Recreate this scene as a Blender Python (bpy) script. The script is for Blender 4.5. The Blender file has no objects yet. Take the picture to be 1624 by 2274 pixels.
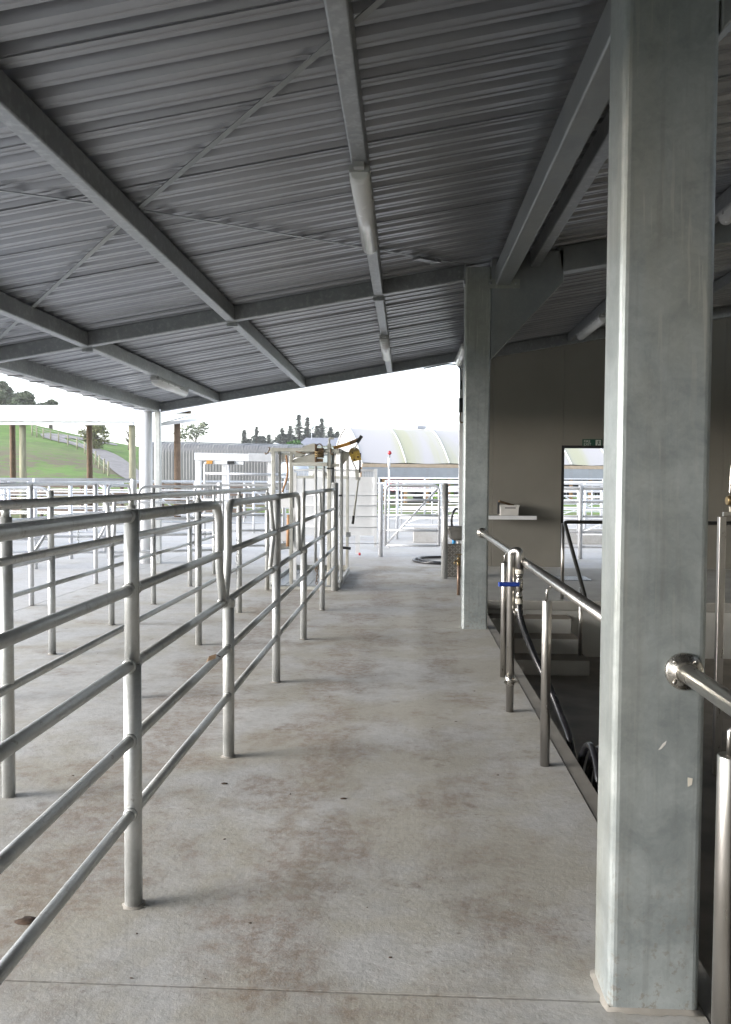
import bpy, math, random
from mathutils import Vector, Matrix
random.seed(7)
D = bpy.data
S = bpy.context.scene
COL = S.collection
R = math.radians

# ---------------------------------------------------------------- camera, world, sun, exposure
FPX = 1800.0 / 1624.0                       # focal length in picture widths
yaw, pitch, roll = math.atan(88 / 1800), -math.atan(71 / 1800), R(0.3)
fwd = Vector((-math.sin(yaw) * math.cos(pitch), math.cos(yaw) * math.cos(pitch), math.sin(pitch)))
rgt = Vector((math.cos(yaw), math.sin(yaw), 0))
upv = rgt.cross(fwd)
cr = rgt * math.cos(roll) + upv * math.sin(roll)
cu = -rgt * math.sin(roll) + upv * math.cos(roll)
cam_d = D.cameras.new('camera')
cam_d.sensor_fit = 'HORIZONTAL'; cam_d.sensor_width = 36; cam_d.lens = 36 * FPX
cam_d.clip_start = 0.05; cam_d.clip_end = 3000
cam = D.objects.new('camera', cam_d); COL.objects.link(cam)
m = Matrix((cr, cu, -fwd)).transposed().to_4x4(); m.translation = (0, 0, 1.5)
cam.matrix_world = m
S.camera = cam

SUN_EL, SUN_AZ = R(14), R(-104)              # azimuth from +Y (into the picture), negative = left
world = D.worlds.new('World'); S.world = world; world.use_nodes = True
nt = world.node_tree; nt.nodes.clear()
sky = nt.nodes.new('ShaderNodeTexSky'); sky.sky_type = 'NISHITA'; sky.sun_disc = False
sky.sun_elevation = SUN_EL; sky.sun_rotation = SUN_AZ
sky.air_density = 1.0; sky.dust_density = 1.0; sky.ozone_density = 1.0
hs = nt.nodes.new('ShaderNodeHueSaturation'); hs.inputs['Saturation'].default_value = 0.34
tint = nt.nodes.new('ShaderNodeMix'); tint.data_type = 'RGBA'; tint.blend_type = 'MULTIPLY'
tint.inputs[0].default_value = 1.0; tint.inputs[7].default_value = (0.95, 0.975, 1.03, 1)
bg = nt.nodes.new('ShaderNodeBackground'); bg.inputs['Strength'].default_value = 0.15
out = nt.nodes.new('ShaderNodeOutputWorld')
nt.links.new(sky.outputs[0], hs.inputs['Color']); nt.links.new(hs.outputs[0], tint.inputs[6])
nt.links.new(tint.outputs[2], bg.inputs['Color']); nt.links.new(bg.outputs[0], out.inputs['Surface'])

sun_d = D.lights.new('sun', 'SUN'); sun_d.energy = 1.5; sun_d.angle = R(34); sun_d.color = (1.0, 0.965, 0.93)
sun = D.objects.new('sun', sun_d); COL.objects.link(sun)
sdir = Vector((math.sin(SUN_AZ) * math.cos(SUN_EL), math.cos(SUN_AZ) * math.cos(SUN_EL), math.sin(SUN_EL)))
sun.rotation_euler = sdir.to_track_quat('Z', 'Y').to_euler()
sun.location = (-10, 20, 30)
S.view_settings.view_transform = 'Standard'; S.view_settings.look = 'None'
S.view_settings.gamma = 1.0; S.view_settings.exposure = 2.12; S.view_settings.use_curve_mapping = False
S.cycles.use_denoising = True
S.cycles.max_bounces = 10; S.cycles.diffuse_bounces = 6; S.cycles.glossy_bounces = 4
S.cycles.sample_clamp_indirect = 8.0
S.cycles.caustics_reflective = False; S.cycles.caustics_refractive = False

# ---------------------------------------------------------------- materials
def nodes_of(name):
    mt = D.materials.new(name); mt.use_nodes = True
    t = mt.node_tree; b = t.nodes['Principled BSDF']
    return mt, t, b
def N(t, typ, **kw):
    n = t.nodes.new(typ)
    for k, v in kw.items(): setattr(n, k, v)
    return n
def noise(t, vec, scale, detail=4, rough=0.55, dist=0.0):
    n = N(t, 'ShaderNodeTexNoise'); n.inputs['Scale'].default_value = scale
    n.inputs['Detail'].default_value = detail; n.inputs['Roughness'].default_value = rough
    n.inputs['Distortion'].default_value = dist
    if vec is not None: t.links.new(vec, n.inputs['Vector'])
    return n.outputs['Fac']
def ramp(t, fac, a, b, c0=(0, 0, 0, 1), c1=(1, 1, 1, 1)):
    n = N(t, 'ShaderNodeValToRGB'); e = n.color_ramp.elements
    e[0].position = a; e[1].position = b; e[0].color = c0; e[1].color = c1
    t.links.new(fac, n.inputs['Fac']); return n.outputs['Color']
def mix(t, fac, a, b, mode='MIX'):
    n = N(t, 'ShaderNodeMix'); n.data_type = 'RGBA'; n.blend_type = mode
    for s, v in ((0, fac), (6, a), (7, b)):
        if isinstance(v, (int, float)): n.inputs[s].default_value = v
        elif isinstance(v, tuple): n.inputs[s].default_value = (*v[:3], 1)
        else: t.links.new(v, n.inputs[s])
    return n.outputs[2]
def mathn(t, op, a, b=None, clamp=False):
    n = N(t, 'ShaderNodeMath'); n.operation = op; n.use_clamp = clamp
    for s, v in ((0, a), (1, b)):
        if v is None: continue
        if isinstance(v, (int, float)): n.inputs[s].default_value = v
        else: t.links.new(v, n.inputs[s])
    return n.outputs[0]
def coords(t, scale=(1, 1, 1), world=False):
    mp = N(t, 'ShaderNodeMapping'); mp.inputs['Scale'].default_value = scale
    if world:
        g = N(t, 'ShaderNodeNewGeometry'); t.links.new(g.outputs['Position'], mp.inputs['Vector'])
    else:
        c = N(t, 'ShaderNodeTexCoord'); t.links.new(c.outputs['Object'], mp.inputs['Vector'])
    return mp.outputs[0]
def bump(t, b, h, strength, dist):
    n = N(t, 'ShaderNodeBump'); n.inputs['Strength'].default_value = strength; n.inputs['Distance'].default_value = dist
    t.links.new(h, n.inputs['Height']); t.links.new(n.outputs[0], b.inputs['Normal']); return n
def plain(name, col, rough=0.5, metal=0.0, vary=0.12, vscale=6.0, bumpy=0.0, bscale=60, world=True, stretch=(1, 1, 1), coat=0.0):
    mt, t, b = nodes_of(name)
    v = coords(t, stretch, world)
    f = noise(t, v, vscale, 5)
    lo = tuple(c * (1 - vary) for c in col); hi = tuple(min(1, c * (1 + vary)) for c in col)
    t.links.new(mix(t, ramp(t, f, 0.3, 0.7), lo, hi), b.inputs['Base Color'])
    rr = N(t, 'ShaderNodeMapRange'); rr.inputs[3].default_value = max(0.03, rough - 0.08); rr.inputs[4].default_value = min(1, rough + 0.08)
    t.links.new(f, rr.inputs[0]); t.links.new(rr.outputs[0], b.inputs['Roughness'])
    b.inputs['Metallic'].default_value = metal
    if coat: b.inputs['Coat Weight'].default_value = coat
    if bumpy: bump(t, b, noise(t, v, bscale, 4), bumpy, 0.004)
    return mt

def galv_mat(name, a, c, metal=0.45, rough=0.42, warm=(0.42, 0.40, 0.33), warm_amt=0.35, sc=5.0, drip=0.0, spk=0.25):
    mt, t, b = nodes_of(name)
    v = coords(t, (1, 1, 1), True)
    f1 = noise(t, v, sc, 6, 0.6, 0.6); f2 = noise(t, v, sc * 9, 3); f3 = noise(t, coords(t, (1, 1, 0.35), True), sc * 0.45, 4, 0.5, 1.0)
    base = mix(t, ramp(t, f1, 0.32, 0.68), a, c)
    base = mix(t, mathn(t, 'MULTIPLY', ramp(t, f3, 0.48, 0.72), warm_amt), base, warm)
    base = mix(t, mathn(t, 'MULTIPLY', ramp(t, f2, 0.5, 0.75), spk), base, (0.75, 0.77, 0.78))
    if drip:
        f4 = noise(t, coords(t, (9, 9, 0.5), True), 2.2, 3)
        base = mix(t, mathn(t, 'MULTIPLY', ramp(t, f4, 0.6, 0.75), drip), base, (0.25, 0.23, 0.2))
    muck = mathn(t, 'MULTIPLY', ramp(t, noise(t, v, 26, 6, 0.7), 0.60, 0.66), ramp(t, f1, 0.44, 0.58))
    base = mix(t, mathn(t, 'MULTIPLY', muck, drip * 1.3), base, (0.16, 0.12, 0.085))
    t.links.new(base, b.inputs['Base Color'])
    b.inputs['Metallic'].default_value = metal
    rr = N(t, 'ShaderNodeMapRange'); rr.inputs[3].default_value = rough - 0.1; rr.inputs[4].default_value = rough + 0.14
    t.links.new(f1, rr.inputs[0]); t.links.new(rr.outputs[0], b.inputs['Roughness'])
    bump(t, b, f2, 0.12, 0.002)
    return mt

M = {}
M['galv'] = galv_mat('galvanised_pipe', (0.44, 0.455, 0.45), (0.58, 0.59, 0.58), metal=0.5, sc=7.0, drip=0.38)
M['galv_lit'] = galv_mat('galvanised_pipe_lit', (0.60, 0.61, 0.63), (0.72, 0.73, 0.75), metal=0.3, sc=6.0, warm_amt=0.12)  # paler copy of the pipe steel, open-sky brightness put into its colour
def column_mat():
    mt, t, b = nodes_of('galvanised_column')
    v = coords(t, (1, 1, 1), True)
    big = noise(t, coords(t, (1, 1, 0.45), True), 1.1, 5, 0.6, 0.6); mid = noise(t, v, 7, 8, 0.68, 0.5); f = noise(t, v, 42, 5, 0.65)
    sp = N(t, 'ShaderNodeTexVoronoi'); sp.inputs['Scale'].default_value = 70; t.links.new(v, sp.inputs['Vector'])
    sv = N(t, 'ShaderNodeSeparateColor'); t.links.new(sp.outputs['Color'], sv.inputs[0])
    c = mix(t, ramp(t, mid, 0.36, 0.62), (0.305, 0.338, 0.34), (0.42, 0.455, 0.455))
    c = mix(t, mathn(t, 'MULTIPLY', ramp(t, big, 0.46, 0.62), 0.5), c, (0.34, 0.33, 0.26))
    c = mix(t, mathn(t, 'MULTIPLY', ramp(t, f, 0.52, 0.72), 0.3), c, (0.45, 0.47, 0.46))
    c = mix(t, mathn(t, 'MULTIPLY', ramp(t, sv.outputs[0], 0.2, 1.0), 0.14), c, (0.20, 0.22, 0.22))
    # diagonal handling scratches and run marks
    rot = N(t, 'ShaderNodeMapping'); rot.inputs['Rotation'].default_value = (0, R(38), 0); rot.inputs['Scale'].default_value = (30, 30, 1.6); t.links.new(v, rot.inputs['Vector'])
    sc_ = noise(t, rot.outputs[0], 2.0, 3, 0.5)
    c = mix(t, mathn(t, 'MULTIPLY', ramp(t, sc_, 0.60, 0.66), mathn(t, 'MULTIPLY', ramp(t, big, 0.42, 0.56), 0.5)), c, (0.52, 0.52, 0.48))
    run = noise(t, coords(t, (16, 16, 0.6), True), 2.0, 4, 0.6)
    c = mix(t, mathn(t, 'MULTIPLY', ramp(t, run, 0.56, 0.72), 0.28), c, (0.19, 0.19, 0.17))
    # muck splashed up from the floor
    sx = N(t, 'ShaderNodeSeparateXYZ'); t.links.new(v, sx.inputs[0])
    low = N(t, 'ShaderNodeMapRange'); low.inputs[1].default_value = 0.55; low.inputs[2].default_value = 0.0; t.links.new(sx.outputs[2], low.inputs[0])
    c = mix(t, mathn(t, 'MULTIPLY', low.outputs[0], mathn(t, 'MULTIPLY', ramp(t, f, 0.56, 0.64), 0.6)), c, (0.24, 0.21, 0.16))
    t.links.new(c, b.inputs['Base Color']); b.inputs['Metallic'].default_value = 0.4
    rr = N(t, 'ShaderNodeMapRange'); rr.inputs[3].default_value = 0.28; rr.inputs[4].default_value = 0.56
    t.links.new(mid, rr.inputs[0]); t.links.new(rr.outputs[0], b.inputs['Roughness'])
    bump(t, b, mathn(t, 'ADD', f, mid), 0.15, 0.002)
    return mt
M['column'] = column_mat()
M['beam'] = galv_mat('galvanised_beam', (0.25, 0.265, 0.275), (0.34, 0.355, 0.365), metal=0.6, rough=0.36, warm_amt=0.15, sc=2.5)
M['frame'] = galv_mat('galvanised_frame', (0.23, 0.25, 0.255), (0.31, 0.33, 0.335), metal=0.55, rough=0.36, warm_amt=0.2, sc=2.2, drip=0.15, spk=0.05)
M['steel'] = plain('stainless_steel', (0.56, 0.54, 0.51), 0.30, 1.0, 0.06, 30, stretch=(1, 1, 0.2))
M['steel_flange'] = plain('stainless_flange', (0.52, 0.50, 0.46), 0.28, 1.0, 0.1, 40)
M['black_steel'] = plain('dark_steel_rail', (0.035, 0.034, 0.03), 0.3, 0.3, 0.2, 20)
M['white_paint'] = plain('white_painted_steel', (0.78, 0.79, 0.80), 0.4, 0.0, 0.05, 4)
M['cream_paint'] = galv_mat('weathered_cream_steel', (0.50, 0.50, 0.45), (0.66, 0.66, 0.61), metal=0.15, rough=0.5, warm=(0.33, 0.28, 0.2), warm_amt=0.55, sc=5)
M['yellow'] = plain('yellow_zinc_plate', (0.62, 0.42, 0.10), 0.38, 0.45, 0.3, 22)
M['orange_paint'] = plain('worn_orange_paint', (0.55, 0.27, 0.05), 0.5, 0.0, 0.35, 18)
M['rust'] = plain('rusty_steel', (0.17, 0.11, 0.06), 0.7, 0.2, 0.4, 20, 0.3)
M['dark'] = plain('dark_rubber', (0.025, 0.025, 0.027), 0.38, 0.0, 0.2, 20)
M['hose'] = plain('black_hose', (0.012, 0.012, 0.014), 0.22, 0.0, 0.2, 14)
M['blue'] = plain('blue_plastic', (0.02, 0.07, 0.42), 0.35, 0.0, 0.1, 10)
M['cyan'] = plain('blue_bottle_plastic', (0.03, 0.28, 0.60), 0.35, 0.0, 0.1, 10)
M['white_plastic'] = plain('white_plastic', (0.72, 0.70, 0.66), 0.45, 0.0, 0.06, 8)
M['nylon'] = plain('cream_nylon', (0.68, 0.64, 0.55), 0.45, 0.0, 0.06, 8)
M['brass'] = plain('brass', (0.30, 0.22, 0.11), 0.4, 0.8, 0.2, 30)
M['copper'] = plain('copper_pipe', (0.26, 0.185, 0.14), 0.45, 0.6, 0.2, 12)
M['sling'] = plain('brown_leather_sling', (0.36, 0.20, 0.10), 0.7, 0.0, 0.25, 12)
M['green_sign'] = plain('green_sign_face', (0.012, 0.075, 0.045), 0.4, 0.0, 0.08, 5)
M['letter'] = plain('pale_letters', (0.62, 0.66, 0.60), 0.5, 0.0, 0.03, 5)
M['leaf_brown'] = plain('dried_leaf', (0.055, 0.032, 0.018), 0.8, 0.0, 0.4, 40)
M['red'] = plain('red_paint', (0.45, 0.03, 0.04), 0.4, 0.0, 0.15, 5)
M['lime'] = plain('lime_green_paint', (0.22, 0.42, 0.06), 0.45, 0.0, 0.15, 5)
M['cow'] = plain('black_hide', (0.012, 0.011, 0.011), 0.55, 0.0, 0.3, 8)
M['bark'] = plain('tree_bark', (0.13, 0.10, 0.08), 0.9, 0.0, 0.3, 12, 0.5)
M['pole'] = plain('treated_timber_pole', (0.26, 0.25, 0.17), 0.85, 0.0, 0.35, 3, 0.4, stretch=(2, 2, 0.4))
M['brown_pole'] = plain('brown_timber', (0.15, 0.10, 0.065), 0.85, 0.0, 0.3, 4, 0.4)
M['orange_timber'] = plain('orange_timber_post', (0.36, 0.21, 0.10), 0.8, 0.0, 0.25, 4, 0.3)
M['pink_timber'] = plain('pale_timber_beam', (0.50, 0.38, 0.29), 0.8, 0.0, 0.12, 3, 0.2)
M['old_wood'] = plain('weathered_board', (0.20, 0.15, 0.12), 0.85, 0.0, 0.3, 4, 0.3)
M['hide_floor'] = plain('dark_interior', (0.05, 0.045, 0.04), 0.9, 0.0, 0.2, 2)
M['white_roof'] = plain('white_roof_sheet', (0.74, 0.74, 0.76), 0.5, 0.0, 0.05, 2)
M['grey_siding'] = plain('grey_siding', (0.36, 0.37, 0.42), 0.5, 0.2, 0.08, 2)
M['dark_siding'] = plain('dark_grey_cladding', (0.17, 0.17, 0.172), 0.6, 0.0, 0.2, 0.6)
M['house_wall'] = plain('white_weatherboard', (0.7, 0.7, 0.7), 0.6, 0.0, 0.05, 2)
M['house_roof'] = plain('grey_house_roof', (0.22, 0.23, 0.27), 0.6, 0.0, 0.1, 2)
M['gravel'] = plain('gravel_track', (0.27, 0.25, 0.24), 0.95, 0.0, 0.18, 1.5, 0.4, 30)
M['checker'] = plain('aluminium_checker_plate', (0.26, 0.245, 0.225), 0.4, 0.7, 0.12, 8)
M['dark_frame'] = plain('dark_bronze_frame', (0.018, 0.017, 0.016), 0.45, 0.2, 0.1, 5)
M['glass_diffuser'] = plain('acrylic_diffuser', (0.82, 0.83, 0.83), 0.25, 0.0, 0.03, 5, coat=0.3)
M['lamp_body'] = plain('grey_lamp_body', (0.40, 0.41, 0.41), 0.5, 0.0, 0.05, 6)
M['tank'] = plain('pale_blue_tank', (0.48, 0.53, 0.60), 0.5, 0.0, 0.06, 2)

def roof_mat():
    mt, t, b = nodes_of('zinc_roof_sheet')
    v = coords(t, (0.25, 3, 3), True)
    f = noise(t, v, 3.0, 5, 0.6); f2 = noise(t, coords(t, (1, 1, 1), True), 0.8, 3)
    base = mix(t, ramp(t, f, 0.3, 0.7), (0.31, 0.323, 0.35), (0.39, 0.403, 0.43))
    base = mix(t, mathn(t, 'MULTIPLY', ramp(t, f2, 0.45, 0.7), 0.3), base, (0.29, 0.29, 0.285))
    t.links.new(base, b.inputs['Base Color']); b.inputs['Metallic'].default_value = 0.6
    rr = N(t, 'ShaderNodeMapRange'); rr.inputs[3].default_value = 0.27; rr.inputs[4].default_value = 0.35
    t.links.new(f, rr.inputs[0]); t.links.new(rr.outputs[0], b.inputs['Roughness'])
    return mt
M['roof'] = roof_mat()

def concrete_mat(name, base_a, base_b, stain=0.6, rough=0.7):
    mt, t, b = nodes_of(name)
    v = coords(t, (1, 1, 1), True)
    big = noise(t, v, 0.55, 5, 0.6, 0.3); mid = noise(t, v, 3.2, 7, 0.65, 0.2); fine = noise(t, v, 38, 6, 0.65); grit = noise(t, v, 150, 3, 0.6)
    trow = noise(t, coords(t, (1.0, 1.25, 1), True), 9, 7, 0.68, 0.4)
    c = mix(t, ramp(t, big, 0.3, 0.7), base_a, base_b)
    c = mix(t, mathn(t, 'MULTIPLY', ramp(t, trow, 0.44, 0.6), 0.3), c, tuple(x * 0.66 for x in base_a))
    sx = N(t, 'ShaderNodeSeparateXYZ'); t.links.new(v, sx.inputs[0])
    wob = mathn(t, 'ADD', sx.outputs[0], mathn(t, 'MULTIPLY', mathn(t, 'SUBTRACT', big, 0.5), 0.9))
    def lane(x0, w):
        d = mathn(t, 'ABSOLUTE', mathn(t, 'SUBTRACT', wob, x0)); return mathn(t, 'SUBTRACT', 1.0, mathn(t, 'DIVIDE', d, w), True)
    # beige film of dried wash water, heavier on the walked side
    film = noise(t, v, 0.9, 7, 0.68, 0.2); fl = N(t, 'ShaderNodeMapRange'); fl.inputs[1].default_value = -1.6; fl.inputs[2].default_value = 0.5; t.links.new(wob, fl.inputs[0])
    fm = mathn(t, 'MULTIPLY', ramp(t, mathn(t, 'ADD', film, mathn(t, 'MULTIPLY', fl.outputs[0], 0.07)), 0.48, 0.60), 0.75 * min(1, stain))
    c = mix(t, fm, c, (0.35, 0.315, 0.235))
    # trodden brown lanes and blotches
    blot = noise(t, v, 2.1, 9, 0.72, 0.15); brk = noise(t, v, 17, 6, 0.75)
    lanes = mathn(t, 'MAXIMUM', lane(-0.42, 0.42), mathn(t, 'MAXIMUM', lane(-1.38, 0.6), mathn(t, 'MULTIPLY', lane(0.35, 0.35), 0.45)))
    m1 = ramp(t, mathn(t, 'ADD', mathn(t, 'MULTIPLY', lanes, 0.16), blot), 0.53, 0.66); m2 = mathn(t, 'MULTIPLY', ramp(t, blot, 0.53, 0.62), 0.5)
    m3 = mathn(t, 'MULTIPLY', mathn(t, 'MAXIMUM', m1, m2), mathn(t, 'ADD', mathn(t, 'MULTIPLY', ramp(t, brk, 0.42, 0.58), 0.65), 0.35), True)
    c = mix(t, mathn(t, 'MULTIPLY', m3, 0.9 * stain), c, (0.205, 0.145, 0.098))
    # small flecks and smears
    def flecks(scale, r0, r1, col, amt, sc=(1, 1, 1)):
        sp = N(t, 'ShaderNodeTexVoronoi'); sp.inputs['Scale'].default_value = scale
        t.links.new(mix(t, 0.06, coords(t, sc, True), brk), sp.inputs['Vector'])
        return mix(t, mathn(t, 'MULTIPLY', mathn(t, 'MULTIPLY', ramp(t, sp.outputs['Distance'], r0, r1, (1, 1, 1, 1), (0, 0, 0, 1)), ramp(t, mid, 0.46, 0.6)), amt * min(1, stain)), c, col)
    c = flecks(6.0, 0.08, 0.2, (0.14, 0.09, 0.06), 0.6)
    c = flecks(17.0, 0.12, 0.26, (0.15, 0.11, 0.08), 0.55, (1, 1.8, 1))
    c = flecks(31.0, 0.1, 0.22, (0.6, 0.59, 0.55), 0.5)
    c = mix(t, mathn(t, 'MULTIPLY', ramp(t, grit, 0.5, 0.75), 0.22), c, tuple(x * 1.3 for x in base_b))
    c = mix(t, mathn(t, 'MULTIPLY', ramp(t, fine, 0.5, 0.62), 0.24), c, tuple(x * 0.6 for x in base_a))
    t.links.new(c, b.inputs['Base Color'])
    rr = N(t, 'ShaderNodeMapRange'); rr.inputs[3].default_value = rough - 0.2; rr.inputs[4].default_value = rough + 0.18
    t.links.new(mid, rr.inputs[0]); t.links.new(rr.outputs[0], b.inputs['Roughness'])
    h = mathn(t, 'ADD', mathn(t, 'MULTIPLY', trow, 0.5), mathn(t, 'ADD', mathn(t, 'MULTIPLY', fine, 0.6), mathn(t, 'MULTIPLY', mathn(t, 'ADD', grit, mathn(t, 'MULTIPLY', big, 4.0)), 0.2)))
    bump(t, b, h, 0.5, 0.006)
    return mt
M['concrete'] = concrete_mat('worn_concrete', (0.43, 0.425, 0.41), (0.52, 0.515, 0.50), stain=0.75)
M['concrete_yard'] = concrete_mat('pale_yard_concrete', (0.42, 0.415, 0.41), (0.50, 0.495, 0.49), stain=0.3)
M['joint'] = plain('joint_dirt', (0.035, 0.03, 0.025), 0.9)
M['concrete_smooth'] = plain('smooth_concrete_edge', (0.26, 0.243, 0.215), 0.65, 0.0, 0.2, 4, 0.3, 50)
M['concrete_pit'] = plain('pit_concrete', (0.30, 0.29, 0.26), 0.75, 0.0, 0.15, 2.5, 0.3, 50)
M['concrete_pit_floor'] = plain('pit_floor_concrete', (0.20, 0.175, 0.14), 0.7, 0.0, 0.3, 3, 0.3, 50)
M['render_white'] = plain('painted_concrete_step', (0.50, 0.49, 0.45), 0.65, 0.0, 0.1, 3, 0.2, 60)
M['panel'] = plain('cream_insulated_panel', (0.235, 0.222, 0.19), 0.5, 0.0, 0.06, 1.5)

def grass_mat():
    mt, t, b = nodes_of('pasture')
    v = coords(t, (1, 1, 1), True)
    n1 = noise(t, v, 0.09, 5, 0.6, 0.5); n2 = noise(t, v, 0.9, 6, 0.65); n3 = noise(t, v, 9, 3)
    g = mix(t, ramp(t, n2, 0.3, 0.7), (0.085, 0.18, 0.018), (0.15, 0.29, 0.035))
    g = mix(t, mathn(t, 'MULTIPLY', n3, 0.3), g, (0.16, 0.22, 0.06))
    g = mix(t, mathn(t, 'MULTIPLY', ramp(t, noise(t, v, 0.35, 6, 0.7), 0.48, 0.6), 0.6), g, (0.075, 0.12, 0.022))
    g = mix(t, mathn(t, 'MULTIPLY', ramp(t, noise(t, v, 0.6, 6, 0.72), 0.53, 0.62), 0.5), g, (0.20, 0.19, 0.08))
    sx = N(t, 'ShaderNodeSeparateXYZ'); t.links.new(v, sx.inputs[0])
    near = N(t, 'ShaderNodeMapRange'); near.inputs[1].default_value = 82; near.inputs[2].default_value = 68
    t.links.new(sx.outputs[1], near.inputs[0])
    mud = mathn(t, 'MULTIPLY', near.outputs[0], ramp(t, mathn(t, 'ADD', mathn(t, 'MULTIPLY', n2, 0.5), mathn(t, 'MULTIPLY', n1, 0.5)), 0.47, 0.53), True)
    c = mix(t, mathn(t, 'MULTIPLY', mud, 0.9), g, (0.15, 0.11, 0.075))
    t.links.new(c, b.inputs['Base Color']); b.inputs['Roughness'].default_value = 0.95
    bump(t, b, n3, 0.6, 0.08)
    return mt
M['grass'] = grass_mat()
def leaf_mat(name, a, c, b2=0.8):
    mt, t, b = nodes_of(name)
    oi = N(t, 'ShaderNodeNewGeometry')
    f = noise(t, coords(t, (1, 1, 1), True), b2, 4)
    cc = mix(t, ramp(t, f, 0.3, 0.7), a, c)
    cc = mix(t, mathn(t, 'MULTIPLY', oi.outputs['Random Per Island'], 0.5), cc, tuple(min(1, x * 1.7) for x in c))
    t.links.new(cc, b.inputs['Base Color']); b.inputs['Roughness'].default_value = 0.75
    b.inputs['Transmission Weight'].default_value = 0.0
    return mt
M['leaf_dark'] = leaf_mat('dark_tree_leaves', (0.08, 0.10, 0.055), (0.13, 0.15, 0.085))
M['leaf_bush'] = leaf_mat('olive_shrub_leaves', (0.07, 0.09, 0.03), (0.16, 0.17, 0.06))
M['leaf_green'] = leaf_mat('bright_green_leaves', (0.03, 0.10, 0.02), (0.07, 0.17, 0.03))
M['needle'] = leaf_mat('conifer_needles', (0.06, 0.075, 0.065), (0.10, 0.115, 0.10))
def membrane_mat():
    mt, t, b = nodes_of('white_membrane_roof')
    v = coords(t, (1, 1, 1), False)
    n1 = noise(t, coords(t, (0.5, 0.05, 0.05), False), 1.0, 4, 0.55, 0.5)
    c = mix(t, mathn(t, 'MULTIPLY', ramp(t, n1, 0.5, 0.66), 0.8), (0.47, 0.45, 0.455), (0.43, 0.425, 0.27))
    t.links.new(c, b.inputs['Base Color']); b.inputs['Roughness'].default_value = 0.5
    return mt
M['membrane'] = membrane_mat()

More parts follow.
